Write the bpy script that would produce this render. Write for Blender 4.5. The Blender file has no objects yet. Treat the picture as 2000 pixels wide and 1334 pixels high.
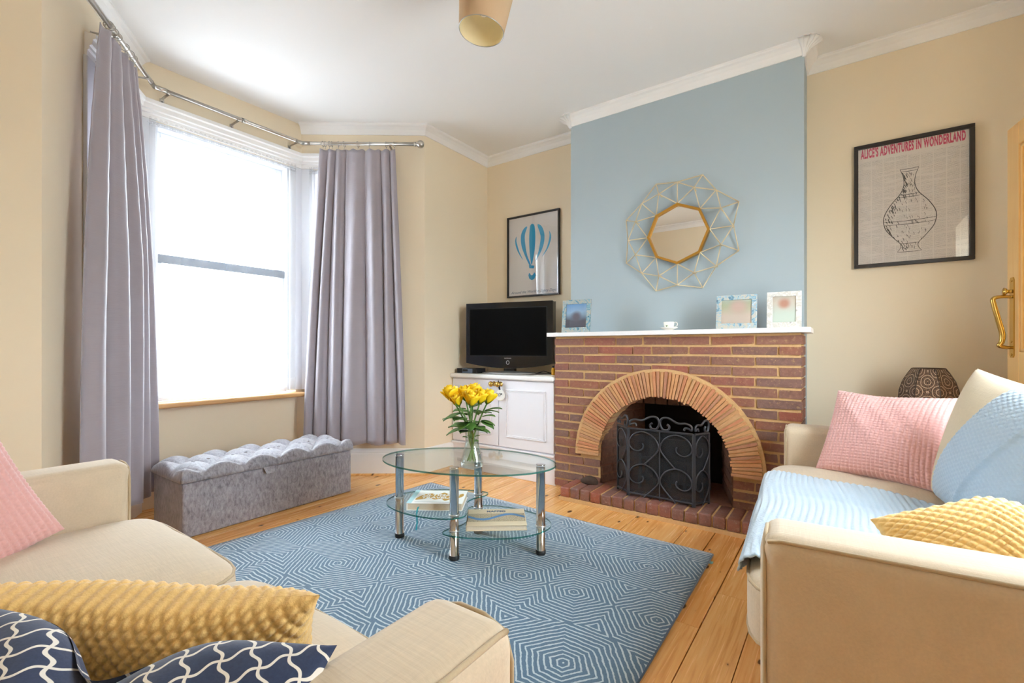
import bpy, bmesh, math, random
import numpy as np
from mathutils import Vector, Matrix
PI = math.pi
rnd = random.Random(7)
scene = bpy.context.scene
COL = scene.collection

# ------------------------------------------------------------------ camera, world, light, exposure
TH = math.radians(35.33)
cam_data = bpy.data.cameras.new('camera')
cam_data.sensor_width = 36.0
cam_data.lens = 910.0 / 2000.0 * 36.0
cam_data.shift_y = (681.3 - 667.0) / 2000.0
cam_data.clip_start = 0.02
cam = bpy.data.objects.new('camera', cam_data)
COL.objects.link(cam)
cam.location = (0, 0, 1.0)
cam.rotation_euler = (PI / 2, 0, TH)
scene.camera = cam

world = bpy.data.worlds.new('world')
scene.world = world
world.use_nodes = True
wt = world.node_tree
bg = wt.nodes['Background']
# overcast sky above the horizon, darker street and gardens below it
w_co = wt.nodes.new('ShaderNodeTexCoord'); w_sp = wt.nodes.new('ShaderNodeSeparateXYZ'); w_rp = wt.nodes.new('ShaderNodeValToRGB')
w_mr = wt.nodes.new('ShaderNodeMapRange'); w_mr.inputs[1].default_value = -0.25; w_mr.inputs[2].default_value = 0.25
wt.links.new(w_co.outputs['Generated'], w_sp.inputs[0]); wt.links.new(w_sp.outputs[2], w_mr.inputs[0]); wt.links.new(w_mr.outputs[0], w_rp.inputs[0])
w_rp.color_ramp.elements[0].position = 0.40; w_rp.color_ramp.elements[0].color = (0.36, 0.40, 0.43, 1)
w_rp.color_ramp.elements[1].position = 0.60; w_rp.color_ramp.elements[1].color = (0.78, 0.90, 1.0, 1)
wt.links.new(w_rp.outputs[0], bg.inputs['Color'])
bg.inputs['Strength'].default_value = 10.0

scene.view_settings.view_transform = 'Standard'
scene.view_settings.look = 'None'
scene.view_settings.gamma = 1.0
scene.view_settings.use_curve_mapping = False
scene.view_settings.exposure = 1.43
cy = scene.cycles
cy.max_bounces = 14
cy.diffuse_bounces = 9
cy.glossy_bounces = 6
cy.transmission_bounces = 12
cy.transparent_max_bounces = 24
cy.caustics_reflective = False
cy.caustics_refractive = False
cy.sample_clamp_indirect = 8.0
cy.use_denoising = True

# ------------------------------------------------------------------ node helpers
def lin(c):
    c = c / 255.0
    return c / 12.92 if c <= 0.04045 else ((c + 0.055) / 1.055) ** 2.4
def rgb(r, g, b): return (lin(r), lin(g), lin(b), 1.0)

class NT:
    def __init__(s, name):
        s.m = bpy.data.materials.new(name); s.m.use_nodes = True
        s.t = s.m.node_tree; s.t.nodes.clear()
        s.out = s.n('ShaderNodeOutputMaterial')
    def n(s, typ, **kw):
        nd = s.t.nodes.new(typ)
        for k, v in kw.items(): setattr(nd, k, v)
        return nd
    def put(s, sock, v):
        if isinstance(v, Ex): v = v.s
        if isinstance(v, bpy.types.NodeSocket): s.t.links.new(v, sock)
        elif v is not None: sock.default_value = v
    def ex(s, sock): return Ex(s, sock)
    def f(s, op, a, b=None, c=None):
        nd = s.n('ShaderNodeMath', operation=op)
        for i, v in enumerate((a, b, c)):
            if v is not None: s.put(nd.inputs[i], v)
        return Ex(s, nd.outputs[0])
    def coord(s, kind='Object'):
        return s.n('ShaderNodeTexCoord').outputs[kind]
    def mapped(s, scale=(1, 1, 1), rot=(0, 0, 0), kind='Object', loc=(0, 0, 0)):
        mp = s.n('ShaderNodeMapping')
        s.put(mp.inputs['Vector'], s.coord(kind))
        mp.inputs['Scale'].default_value = scale; mp.inputs['Rotation'].default_value = rot; mp.inputs['Location'].default_value = loc
        return mp.outputs[0]
    def xyz(s, vec):
        nd = s.n('ShaderNodeSeparateXYZ'); s.put(nd.inputs[0], vec)
        return [Ex(s, o) for o in nd.outputs]
    def noise(s, vec=None, scale=5, detail=3, rough=0.55, dist=0.0, out='Fac'):
        nd = s.n('ShaderNodeTexNoise')
        if vec is not None: s.put(nd.inputs['Vector'], vec)
        nd.inputs['Scale'].default_value = scale; nd.inputs['Detail'].default_value = detail
        nd.inputs['Roughness'].default_value = rough; nd.inputs['Distortion'].default_value = dist
        return Ex(s, nd.outputs[out])
    def ramp(s, fac, stops, interp='LINEAR'):
        nd = s.n('ShaderNodeValToRGB'); s.put(nd.inputs[0], fac)
        cr = nd.color_ramp; cr.interpolation = interp
        while len(cr.elements) < len(stops): cr.elements.new(0.5)
        for e, (p, c) in zip(cr.elements, stops):
            e.position = p; e.color = c if len(c) == 4 else (*c, 1)
        return nd.outputs[0]
    def mix(s, fac, a, b, blend='MIX'):
        nd = s.n('ShaderNodeMix', data_type='RGBA', blend_type=blend)
        s.put(nd.inputs[0], fac); s.put(nd.inputs[6], a); s.put(nd.inputs[7], b)
        return nd.outputs[2]
    def rand(s): return s.n('ShaderNodeObjectInfo').outputs['Random']
    def bump(s, h, strength=0.3, dist=0.01, normal=None):
        nd = s.n('ShaderNodeBump'); s.put(nd.inputs['Height'], h)
        nd.inputs['Strength'].default_value = strength; nd.inputs['Distance'].default_value = dist
        if normal is not None: s.put(nd.inputs['Normal'], normal)
        return nd.outputs[0]
    def bsdf(s, color, rough=0.6, metal=0.0, normal=None, **kw):
        nd = s.n('ShaderNodeBsdfPrincipled')
        s.put(nd.inputs['Base Color'], color); s.put(nd.inputs['Roughness'], rough); s.put(nd.inputs['Metallic'], metal)
        if normal is not None: s.put(nd.inputs['Normal'], normal)
        for k, v in kw.items(): s.put(nd.inputs[k], v)
        return nd.outputs[0]
    def done(s, shader):
        s.t.links.new(shader, s.out.inputs['Surface']); return s.m

class Ex:
    def __init__(s, nt, sock): s.nt, s.s = nt, sock
    def __add__(s, o): return s.nt.f('ADD', s, o)
    def __radd__(s, o): return s.nt.f('ADD', s, o)
    def __sub__(s, o): return s.nt.f('SUBTRACT', s, o)
    def __rsub__(s, o): return s.nt.f('SUBTRACT', o, s)
    def __mul__(s, o): return s.nt.f('MULTIPLY', s, o)
    def __rmul__(s, o): return s.nt.f('MULTIPLY', s, o)
    def __truediv__(s, o): return s.nt.f('DIVIDE', s, o)
    def abs(s): return s.nt.f('ABSOLUTE', s)
    def fract(s): return s.nt.f('FRACT', s)
    def max(s, o): return s.nt.f('MAXIMUM', s, o)
    def min(s, o): return s.nt.f('MINIMUM', s, o)
    def gt(s, o): return s.nt.f('GREATER_THAN', s, o)
    def lt(s, o): return s.nt.f('LESS_THAN', s, o)
    def sin(s): return s.nt.f('SINE', s)
    def smooth(s, a, b):
        nd = s.nt.n('ShaderNodeMapRange', interpolation_type='SMOOTHSTEP')
        s.nt.put(nd.inputs[0], s); nd.inputs[1].default_value = a; nd.inputs[2].default_value = b
        return Ex(s.nt, nd.outputs[0])

def plain(name, col, rough=0.6, metal=0.0, var=0.06, scale=18, bump=0.0, bscale=120, **kw):
    """one colour with a little procedural grain"""
    t = NT(name)
    nz = t.noise(t.coord(), scale=scale, detail=3)
    c = t.mix(nz, [v * (1 - var) for v in col[:3]] + [1], [min(1, v * (1 + var)) for v in col[:3]] + [1])
    nm = t.bump(t.noise(t.coord(), scale=bscale, detail=2), bump, 0.004) if bump else None
    return t.done(t.bsdf(c, rough, metal, nm, **kw))

# ------------------------------------------------------------------ materials
def mat_wall(name, col, mott=0.03):
    t = NT(name)
    nz = t.noise(t.coord(), scale=2.3, detail=4)
    c = t.mix(nz, [v * (1 - mott) for v in col[:3]] + [1], [min(1, v * (1 + mott)) for v in col[:3]] + [1])
    nm = t.bump(t.noise(t.coord(), scale=160, detail=3), 0.06, 0.002)
    return t.done(t.bsdf(c, 0.75, 0, nm))
M = {}
M['cream'] = mat_wall('cream_paint', rgb(235, 220, 193))
M['blue_wall'] = mat_wall('blue_paint', rgb(170, 184, 190))
M['ceiling'] = mat_wall('ceiling_paint', rgb(236, 234, 231), 0.005)
M['trim'] = plain('white_gloss', rgb(238, 236, 233), 0.35, var=0.015)
M['cabinet'] = plain('cabinet_white', rgb(236, 234, 238), 0.4, var=0.012)
M['upvc'] = plain('white_frame', rgb(214, 216, 220), 0.35, var=0.01)
M['rail_backlit'] = plain('sash_backlit_shade', rgb(74, 82, 92), 0.45)  # white meeting rail, its shade against the window painted in as dark grey
def mat_damp():
    t = NT('damp_cream')
    o = t.xyz(t.coord())
    nz = t.noise(t.coord(), scale=9, detail=4, dist=0.6)
    c = t.mix((nz - 0.48) * 6.0, rgb(235, 220, 193), rgb(206, 176, 130))
    return t.done(t.bsdf(c, 0.8))
M['damp'] = mat_damp()

def mat_board():
    t = NT('pine_board')
    r = t.rand()
    v = t.n('ShaderNodeVectorMath', operation='ADD'); t.put(v.inputs[0], t.coord())
    cmb = t.n('ShaderNodeCombineXYZ'); t.put(cmb.inputs[0], Ex(t, r) * 13.0); t.put(cmb.inputs[1], Ex(t, r) * 57.0)
    t.put(v.inputs[1], cmb.outputs[0]); vec = v.outputs[0]
    mp = t.n('ShaderNodeMapping'); t.put(mp.inputs[0], vec); mp.inputs['Scale'].default_value = (22, 1.1, 1)
    g1 = t.noise(mp.outputs[0], scale=1.6, detail=5, rough=0.6, dist=1.2)
    mp2 = t.n('ShaderNodeMapping'); t.put(mp2.inputs[0], vec); mp2.inputs['Scale'].default_value = (120, 3, 1)
    g2 = t.noise(mp2.outputs[0], scale=1.0, detail=3)
    base = t.ramp(g1 * 0.75 + g2 * 0.25, [(0.30, rgb(206, 144, 76)), (0.48, rgb(234, 178, 108)), (0.7, rgb(244, 200, 138))])
    tone = t.mix(Ex(t, r) * 0.45, base, t.mix(1.0, base, rgb(240, 205, 160), 'MULTIPLY'))
    # knots: sparse dark ovals
    mp3 = t.n('ShaderNodeMapping'); t.put(mp3.inputs[0], vec); mp3.inputs['Scale'].default_value = (9, 4.6, 1)
    vo = t.n('ShaderNodeTexVoronoi', voronoi_dimensions='2D'); t.put(vo.inputs['Vector'], mp3.outputs[0]); vo.inputs['Scale'].default_value = 1.0
    vc = t.n('ShaderNodeSeparateXYZ'); t.put(vc.inputs[0], vo.outputs['Color'])
    d = Ex(t, vo.outputs['Distance']) + (t.noise(vec, scale=60, detail=2) - 0.5) * 0.05
    size = Ex(t, vc.outputs[0]) * 0.16 - 0.045
    knot = (size - d).smooth(0.0, 0.035)
    halo = (size + 0.05 - d).smooth(0.0, 0.09)
    c = t.mix(halo * 0.35, tone, rgb(150, 92, 42))
    c = t.mix(knot * 0.9, c, rgb(74, 48, 28))
    nm = t.bump(g2, 0.08, 0.002)
    return t.done(t.bsdf(c, t.f('ADD', g2 * 0.12, 0.20), 0, nm))
M['board'] = mat_board()
M['subfloor'] = plain('subfloor', rgb(52, 36, 22), 0.9)

def mat_brick(name, stops, mortar=rgb(190, 152, 104), rough=0.85, smear=0.56, mul=rgb(190, 176, 172), blot=rgb(104, 80, 76)):
    t = NT(name)
    r = t.rand()
    base = t.ramp(r, stops)
    nz = t.noise(t.coord(), scale=38, detail=4, rough=0.7)
    n2 = t.noise(t.coord(), scale=9, detail=3)
    c = t.mix(nz, t.mix(1.0, base, mul, 'MULTIPLY'), t.mix(0.3, base, rgb(206, 156, 126)))
    c = t.mix((n2 - 0.48) * 1.6, c, blot)
    # mortar smear scattered over the face
    c = t.mix((t.noise(t.coord(), scale=55, detail=4, rough=0.75) - smear) * 5.0, c, mortar)
    nm = t.bump(nz, 0.55, 0.006)
    return t.done(t.bsdf(c, rough, 0, nm))
M['brick'] = mat_brick('brick', [(0.0, rgb(146, 98, 80)), (0.2, rgb(124, 92, 86)), (0.4, rgb(158, 96, 72)), (0.6, rgb(116, 94, 92)), (0.8, rgb(168, 86, 68)), (1.0, rgb(140, 108, 96))])
M['hearth'] = mat_brick('hearth_brick', [(0.0, rgb(140, 82, 68)), (0.3, rgb(122, 92, 90)), (0.55, rgb(168, 84, 62)), (0.8, rgb(112, 88, 88)), (1.0, rgb(150, 84, 70))], mortar=rgb(172, 152, 148), rough=0.42, smear=0.56, blot=rgb(110, 92, 94))
M['tile'] = mat_brick('arch_tile', [(0.0, rgb(222, 172, 112)), (0.3, rgb(228, 166, 110)), (0.48, rgb(212, 134, 92)), (0.62, rgb(224, 176, 120)), (0.85, rgb(186, 126, 98)), (1.0, rgb(230, 184, 126))], mortar=rgb(230, 192, 136), smear=0.6, mul=rgb(214, 204, 196), blot=rgb(196, 150, 108))
def mat_mortar():
    t = NT('mortar')
    nz = t.noise(t.coord(), scale=70, detail=4, rough=0.7)
    c = t.mix(nz, rgb(192, 150, 98), rgb(226, 190, 138))
    return t.done(t.bsdf(c, 0.95, 0, t.bump(nz, 0.6, 0.004)))
M['mortar'] = mat_mortar()
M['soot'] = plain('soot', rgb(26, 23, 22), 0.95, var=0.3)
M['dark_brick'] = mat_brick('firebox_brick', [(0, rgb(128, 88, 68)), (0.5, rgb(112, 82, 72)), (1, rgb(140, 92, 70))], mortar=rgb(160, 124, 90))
M['iron'] = plain('black_iron', rgb(74, 74, 78), 0.38, 0.6, var=0.1)
M['marble_white'] = plain('white_shelf', rgb(240, 238, 237), 0.3, var=0.02, scale=60)

def mat_fabric(name, col, dark=0.86, scale=(260, 40, 60), bump=0.25, sheen=0.25, rough=0.9, mott=0.10):
    t = NT(name)
    w1 = t.noise(t.mapped(scale), scale=1.0, detail=2)
    w2 = t.noise(t.mapped((scale[1], scale[0], scale[0])), scale=1.0, detail=2)
    big = t.noise(t.coord(), scale=4.5, detail=3)
    c = t.mix((w1 + w2) * 0.5, [v * dark for v in col[:3]] + [1], [min(1, v * (2 - dark)) for v in col[:3]] + [1])
    c = t.mix((big - 0.4) * 1.2, c, [min(1, v * (1 - mott)) for v in col[:3]] + [1])
    nm = t.bump(w1 + w2, bump, 0.002)
    return t.done(t.bsdf(c, rough, 0, nm, **{'Sheen Weight': sheen, 'Sheen Roughness': 0.5}))
M['sofa'] = mat_fabric('sofa_chenille', rgb(207, 189, 162), 0.80, (14, 190, 190))
M['piping'] = mat_fabric('sofa_piping', rgb(186, 166, 134), 0.88)
M['scatter'] = mat_fabric('scatter_back_velvet', rgb(214, 198, 168), 0.9)
M['pink'] = mat_fabric('pink_plush', rgb(226, 174, 168), 0.93, (180, 180, 180), 0.3, 0.6)
M['mustard'] = mat_fabric('mustard_plush', rgb(236, 196, 122), 0.92, (180, 180, 180), 0.3, 0.4)
M['throw'] = mat_fabric('pale_blue_knit', rgb(180, 200, 216), 0.93, (180, 180, 180), 0.3, 0.4)
M['curtain'] = mat_fabric('grey_slub_curtain', rgb(160, 152, 158), 0.90, (12, 12, 330), 0.35, 0.3, 0.62)
def mat_crushed():
    t = NT('crushed_velvet')
    v = t.coord()
    a = t.noise(t.mapped((1, 1, 0.45)), scale=70, detail=4, rough=0.7, dist=0.6)
    b = t.noise(v, scale=14, detail=3)
    c = t.ramp(a * 0.75 + b * 0.25, [(0.34, rgb(104, 100, 106)), (0.48, rgb(142, 138, 144)), (0.66, rgb(170, 167, 173))])
    return t.done(t.bsdf(c, 0.62, 0, t.bump(a, 0.35, 0.004), **{'Sheen Weight': 0.5}))
M['velvet'] = mat_crushed()

def mat_rug():
    t = NT('rug_weave')
    x, y, z = t.xyz(t.coord())
    wob = t.noise(t.coord(), scale=16, detail=2)
    wob2 = t.noise(t.mapped((1, 1, 1), loc=(4, 9, 0)), scale=16, detail=2)
    x = x + (wob - 0.5) * 0.016; y = y + (wob2 - 0.5) * 0.016
    P, Q = 0.59, 0.80
    best = None
    for cx, cyy in ((-0.72, 1.29), (-0.72 + 0.17, 1.69), (-0.72 - 0.17, 1.69)):
        dx = (((x - cx) / P + 100.5).fract() - 0.5).abs() * P
        dy = (((y - cyy) / Q + 100.5).fract() - 0.5).abs() * Q
        m = (dx * 0.80 + dy * 0.60).max(dy * 1.0)
        best = m if best is None else best.min(m)
    line = ((best / 0.0185).fract() - 0.5).abs()
    brk = t.noise(t.coord(), scale=120, detail=2)
    fac = (line + (brk - 0.5) * 0.22).smooth(0.30, 0.40)
    fl = t.noise(t.coord(), scale=260, detail=2)
    dark = t.mix(fl, rgb(62, 92, 116), rgb(98, 130, 154))
    c = t.mix(fac * 0.85, dark, rgb(196, 210, 216))
    nm = t.bump(fac + fl * 0.5, 0.4, 0.004)
    return t.done(t.bsdf(c, 0.85, 0, nm, **{'Sheen Weight': 0.45, 'Sheen Roughness': 0.4}))
M['rug'] = mat_rug()
M['rug_edge'] = mat_fabric('rug_binding', rgb(52, 78, 100), 0.8)
M['rug_tag'] = plain('rug_tag', rgb(140, 190, 180), 0.7)

M['chrome'] = plain('chrome', rgb(200, 200, 202), 0.12, 1.0, var=0.02)
M['nickel'] = plain('brushed_nickel', rgb(190, 184, 176), 0.28, 1.0, var=0.04)
M['brass'] = plain('brass', rgb(206, 170, 92), 0.22, 1.0, var=0.05)
M['gold'] = plain('gold_frame', rgb(206, 158, 76), 0.38, 1.0, var=0.05)
M['champagne'] = plain('champagne_wire', rgb(222, 204, 166), 0.4, 0.45, var=0.05)
M['black_plastic'] = plain('black_gloss_plastic', rgb(20, 21, 23), 0.12, var=0.05)
M['matt_black'] = plain('matt_black', rgb(24, 24, 25), 0.5)
M['screen'] = plain('tv_screen', rgb(6, 6, 6), 0.4, var=0.02, **{'Specular IOR Level': 0.08})
M['silver'] = plain('silver_trim', rgb(190, 190, 188), 0.3, 0.8)
M['black_frame'] = plain('black_frame', rgb(38, 34, 32), 0.35)
M['rubber'] = plain('black_rubber', rgb(22, 22, 22), 0.6)
def mat_mirror():
    t = NT('mirror_silver'); return t.done(t.bsdf((0.93, 0.93, 0.91, 1), 0.01, 1.0))
M['mirror'] = mat_mirror()
def mat_pane(name, tint=(1, 1, 1, 1), refl=1.0, base=0.04):
    """thin clear sheet: transparent with a Schlick reflection that is the same from both sides"""
    t = NT(name)
    tr = t.n('ShaderNodeBsdfTransparent'); tr.inputs[0].default_value = tint
    gl = t.n('ShaderNodeBsdfGlossy'); gl.inputs['Roughness'].default_value = 0.01
    ge = t.n('ShaderNodeNewGeometry'); dt = t.n('ShaderNodeVectorMath', operation='DOT_PRODUCT')
    t.put(dt.inputs[0], ge.outputs['Incoming']); t.put(dt.inputs[1], ge.outputs['Normal'])
    c = 1.0 - Ex(t, dt.outputs['Value']).abs()
    fr = (c * c * c * c * c * (1 - base) + base) * refl
    mx = t.n('ShaderNodeMixShader')
    t.put(mx.inputs[0], fr); t.t.links.new(tr.outputs[0], mx.inputs[1]); t.t.links.new(gl.outputs[0], mx.inputs[2])
    return t.done(mx.outputs[0])
M['pane'] = mat_pane('window_glass')
M['picture_glass'] = mat_pane('picture_glass', refl=1.0)
M['table_glass'] = mat_pane('table_glass', (0.94, 0.985, 0.975, 1), 0.8)
M['vase_glass'] = mat_pane('vase_glass', (0.95, 0.985, 0.97, 1), 1.0, 0.09)
def mat_edge():
    t = NT('glass_edge')
    a = t.bsdf(rgb(40, 110, 104), 0.08)
    tr = t.n('ShaderNodeBsdfTransparent'); tr.inputs[0].default_value = rgb(120, 190, 180)
    mx = t.n('ShaderNodeMixShader'); mx.inputs[0].default_value = 0.45
    t.t.links.new(a, mx.inputs[1]); t.t.links.new(tr.outputs[0], mx.inputs[2]); return t.done(mx.outputs[0])
M['glass_edge'] = mat_edge()
def mat_sheer():
    t = NT('sheer_net')
    tr = t.n('ShaderNodeBsdfTransparent'); tr.inputs[0].default_value = (1, 1, 1, 1)
    di = t.n('ShaderNodeBsdfDiffuse'); di.inputs[0].default_value = (0.74, 0.75, 0.78, 1)
    tl = t.n('ShaderNodeBsdfTranslucent'); tl.inputs[0].default_value = (0.93, 0.94, 0.96, 1)
    m1 = t.n('ShaderNodeMixShader'); m1.inputs[0].default_value = 0.05
    t.t.links.new(di.outputs[0], m1.inputs[1]); t.t.links.new(tl.outputs[0], m1.inputs[2])
    m2 = t.n('ShaderNodeMixShader'); m2.inputs[0].default_value = 0.26
    t.t.links.new(tr.outputs[0], m2.inputs[1]); t.t.links.new(m1.outputs[0], m2.inputs[2])
    return t.done(m2.outputs[0])
M['sheer'] = mat_sheer()
def mat_pine(name, a, b, sc=(14, 14, 1.0)):
    t = NT(name)
    g = t.noise(t.mapped(sc), scale=2.2, detail=4, dist=0.8)
    return t.done(t.bsdf(t.mix(g, a, b), 0.35, 0, t.bump(g, 0.05, 0.002)))
M['pine'] = mat_pine('varnished_pine', rgb(226, 172, 100), rgb(242, 204, 140))
M['sill'] = mat_pine('oak_sill', rgb(188, 138, 84), rgb(214, 168, 112), (14, 1, 14))
M['yellow'] = plain('rose_petal', rgb(248, 204, 20), 0.55, var=0.15, scale=60, **{'Subsurface Weight': 0.0})
M['stem'] = plain('rose_stem', rgb(96, 140, 62), 0.5, var=0.2)
def mat_leaf():
    t = NT('rose_leaf')
    n1 = t.noise(t.coord(), scale=30, detail=2)
    return t.done(t.bsdf(t.mix(Ex(t, t.rand()) * 0.6 + n1 * 0.4, rgb(44, 84, 34), rgb(116, 160, 72)), 0.4))
M['leaf'] = mat_leaf()
M['paper'] = plain('paper', rgb(240, 236, 224), 0.8, var=0.03)
M['pages'] = plain('book_pages', rgb(226, 214, 192), 0.85, var=0.12, scale=200)
M['white'] = plain('white_print', rgb(250, 250, 248), 0.6, var=0.01)
M['china'] = plain('white_china', rgb(244, 242, 234), 0.15, var=0.01)
M['ink'] = plain('black_ink', rgb(40, 38, 38), 0.7)
M['slate'] = plain('grey_blue_ink', rgb(96, 110, 130), 0.7)
M['bookgold'] = plain('gold_print', rgb(206, 160, 70), 0.5, var=0.2, scale=50)
M['pale_aqua'] = plain('aqua_cloth', rgb(186, 226, 232), 0.7)
M['teal'] = plain('teal_ribbon', rgb(40, 160, 176), 0.5)
M['map_cream'] = plain('map_cream', rgb(222, 206, 176), 0.6, var=0.04)
M['cyan'] = plain('cyan_print', rgb(26, 156, 206), 0.6, var=0.06)
M['pinkink'] = None
M['bronze'] = None
def mat_grunge():
    t = NT('grunge_red_ink')
    nz = t.noise(t.coord(), scale=120, detail=4, rough=0.75)
    return t.done(t.bsdf(t.ramp(nz, [(0.46, rgb(196, 34, 86)), (0.60, rgb(212, 84, 122)), (0.66, rgb(226, 190, 196))]), 0.7))
M['pinkink'] = mat_grunge()
def mat_fineprint():
    t = NT('fine_print_paper')
    x, y, z = t.xyz(t.coord())
    row = ((z / 0.0056).fract() - 0.5).abs()
    col = ((x / 0.054 + 0.5).fract() - 0.5).abs()
    n1 = t.noise(t.mapped((260, 1, 190)), scale=1.0, detail=2)
    n2 = t.noise(t.mapped((8, 1, 60)), scale=1.0, detail=2)
    ink = row.smooth(0.30, 0.12) * (col.lt(0.46)) * (n1.smooth(0.30, 0.6)) * n2.smooth(0.3, 0.55)
    inside = z.lt(0.62)
    c = t.mix(ink * inside * 0.55, rgb(222, 214, 206), rgb(120, 112, 108))
    return t.done(t.bsdf(c, 0.7))
M['fineprint'] = mat_fineprint()
def mat_lattice():
    t = NT('navy_trellis')
    x, y, z = t.xyz(t.coord())
    # quatrefoil trellis: two families of wavy diagonals
    P = 0.044
    u = (x + z * 1.0) / P; v = (x - z * 1.0) / P
    def wave(a, b):
        s = ((b * 2 * PI).sin()) * 0.09
        return (((a + s) + 50.5).fract() - 0.5).abs()
    d = wave(u, v).min(wave(v, u * -1.0))
    fac = d.smooth(0.066, 0.048)
    fz = t.noise(t.coord(), scale=220, detail=2)
    c = t.mix(fac, t.mix(fz, rgb(24, 38, 68), rgb(46, 62, 96)), rgb(228, 222, 212))
    return t.done(t.bsdf(c, 0.85, 0, t.bump(fac + fz * 0.4, 0.25, 0.003), **{'Sheen Weight': 0.2}))
M['lattice'] = mat_lattice()
def mat_marble(name, a, b, cst, sc=22):
    t = NT(name)
    n = t.noise(t.coord(), scale=sc, detail=6, rough=0.65, dist=1.6)
    c = t.ramp(n, [(0.30, cst), (0.44, a), (0.52, b), (0.60, a), (0.72, rgb(244, 240, 232))])
    return t.done(t.bsdf(c, 0.25))
M['marble_blue'] = mat_marble('blue_marble', rgb(150, 186, 204), rgb(210, 196, 172), rgb(70, 100, 122))
M['marble_teal'] = mat_marble('teal_marble', rgb(122, 166, 182), rgb(190, 180, 160), rgb(56, 84, 100))
M['marble_pale'] = mat_marble('pale_marble', rgb(232, 230, 224), rgb(202, 198, 188), rgb(150, 146, 140), 16)
def mat_photo(name, top, mid, low, blob, bc):
    t = NT(name)
    x, y, z = t.xyz(t.coord())
    base = t.ramp((z - 0.03) / 0.18 + (t.noise(t.coord(), scale=14, detail=1) - 0.5) * 0.25, [(0.1, low), (0.45, mid), (0.85, top)])
    dx = x - blob[0]; dz = z - blob[1]
    r = t.f('SQRT', dx * dx * blob[3] + dz * dz)
    c = t.mix(r.smooth(blob[2], blob[2] * 0.25), base, bc)
    return t.done(t.bsdf(c, 0.3))
M['photo_a'] = mat_photo('blurred_seaside_photo', rgb(96, 150, 206), rgb(150, 184, 212), rgb(80, 82, 92), (0.0, 0.075, 0.055, 1.0), rgb(96, 90, 100))
M['photo_b'] = mat_photo('blurred_people_photo', rgb(190, 206, 212), rgb(176, 184, 150), rgb(206, 190, 176), (0.01, 0.10, 0.06, 0.8), rgb(206, 178, 164))
M['photo_c'] = mat_photo('blurred_portrait_photo', rgb(186, 176, 160), rgb(214, 206, 192), rgb(206, 220, 208), (0.0, 0.105, 0.042, 1.0), rgb(196, 146, 126))
def mat_citymap():
    t = NT('city_map_print')
    x, y, z = t.xyz(t.coord())
    n = t.noise(t.coord(), scale=150, detail=4, rough=0.8)
    c = t.ramp(n, [(0.36, rgb(70, 62, 54)), (0.46, rgb(168, 152, 122)), (0.56, rgb(206, 190, 158)), (0.68, rgb(120, 128, 128))])
    riv = (y - (x * 24.0).sin() * 0.034).abs()
    c = t.mix((riv + (t.noise(t.coord(), scale=60) - 0.5) * 0.01).smooth(0.017, 0.010), c, rgb(78, 134, 186))
    return t.done(t.bsdf(c, 0.5))
M['citymap'] = mat_citymap()
def mat_bronze():
    t = NT('pierced_bronze')
    u, v, w = t.xyz(t.coord('UV'))
    def rings(cx, cyy):
        dx = u - cx; dy = v - cyy
        r = t.f('SQRT', dx * dx + dy * dy)
        ang = t.f('ARCTAN2', dy, dx)
        ring = ((r / 0.10).fract() - 0.5).abs()
        dots = ((ang * 6.5).sin() * 0.5 + 0.5)
        return ring, dots, r
    P = 1.0
    uu = ((u * 1.0 + 0.0).fract() - 0.5); vv = ((v * 2.0).fract() - 0.5)
    r1 = t.f('SQRT', uu * uu + vv * vv)
    u2 = ((u * 1.0 + 0.5).fract() - 0.5); v2 = ((v * 2.0 + 0.5).fract() - 0.5)
    r2 = t.f('SQRT', u2 * u2 + v2 * v2)
    r = r1.min(r2)
    vo = t.n('ShaderNodeTexVoronoi', voronoi_dimensions='2D'); t.put(vo.inputs['Vector'], t.coord('UV')); vo.inputs['Scale'].default_value = 22
    hole = Ex(t, vo.outputs['Distance']).lt(0.30)
    band = ((r / 0.155).fract() - 0.5).abs().gt(0.40)
    hl = hole * (1.0 - band)
    c = t.mix(hl, t.mix(band, rgb(120, 96, 78), rgb(196, 170, 146)), rgb(30, 22, 18))
    return t.done(t.bsdf(c, 0.36, t.f('MULTIPLY', 1.0 - hl, 0.75), t.bump(1.0 - hl + band * 0.5, 0.5, 0.004)))
M['bronze'] = mat_bronze()
M['bronze_plain'] = plain('dark_bronze', rgb(70, 54, 42), 0.4, 0.7)
def mat_shade(name, col):
    t = NT(name)
    di = t.bsdf(t.mix(t.noise(t.mapped((300, 300, 20)), scale=1), [v * 0.95 for v in col[:3]] + [1], col), 0.85)
    tl = t.n('ShaderNodeBsdfTranslucent'); tl.inputs[0].default_value = col
    mx = t.n('ShaderNodeMixShader'); mx.inputs[0].default_value = 0.3
    t.t.links.new(di, mx.inputs[1]); t.t.links.new(tl.outputs[0], mx.inputs[2]); return t.done(mx.outputs[0])
M['shade'] = mat_shade('cream_shade_fabric', rgb(226, 200, 164))
M['shade_in'] = plain('shade_lining', rgb(240, 226, 186), 0.7)
M['stone'] = plain('brown_lump', rgb(66, 48, 36), 0.8, var=0.35, scale=60, bump=0.5)
M['amber'] = plain('amber', rgb(206, 150, 30), 0.25)
M['mesh'] = None
def mat_mesh():
    t = NT('fine_wire_mesh')
    a = t.bsdf(rgb(44, 44, 46), 0.6, 0.2)
    tr = t.n('ShaderNodeBsdfTransparent')
    mx = t.n('ShaderNodeMixShader'); mx.inputs[0].default_value = 0.50
    t.t.links.new(a, mx.inputs[1]); t.t.links.new(tr.outputs[0], mx.inputs[2]); return t.done(mx.outputs[0])
M['mesh'] = mat_mesh()
M['outside'] = plain('render_white', rgb(225, 225, 222), 0.9)
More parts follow.
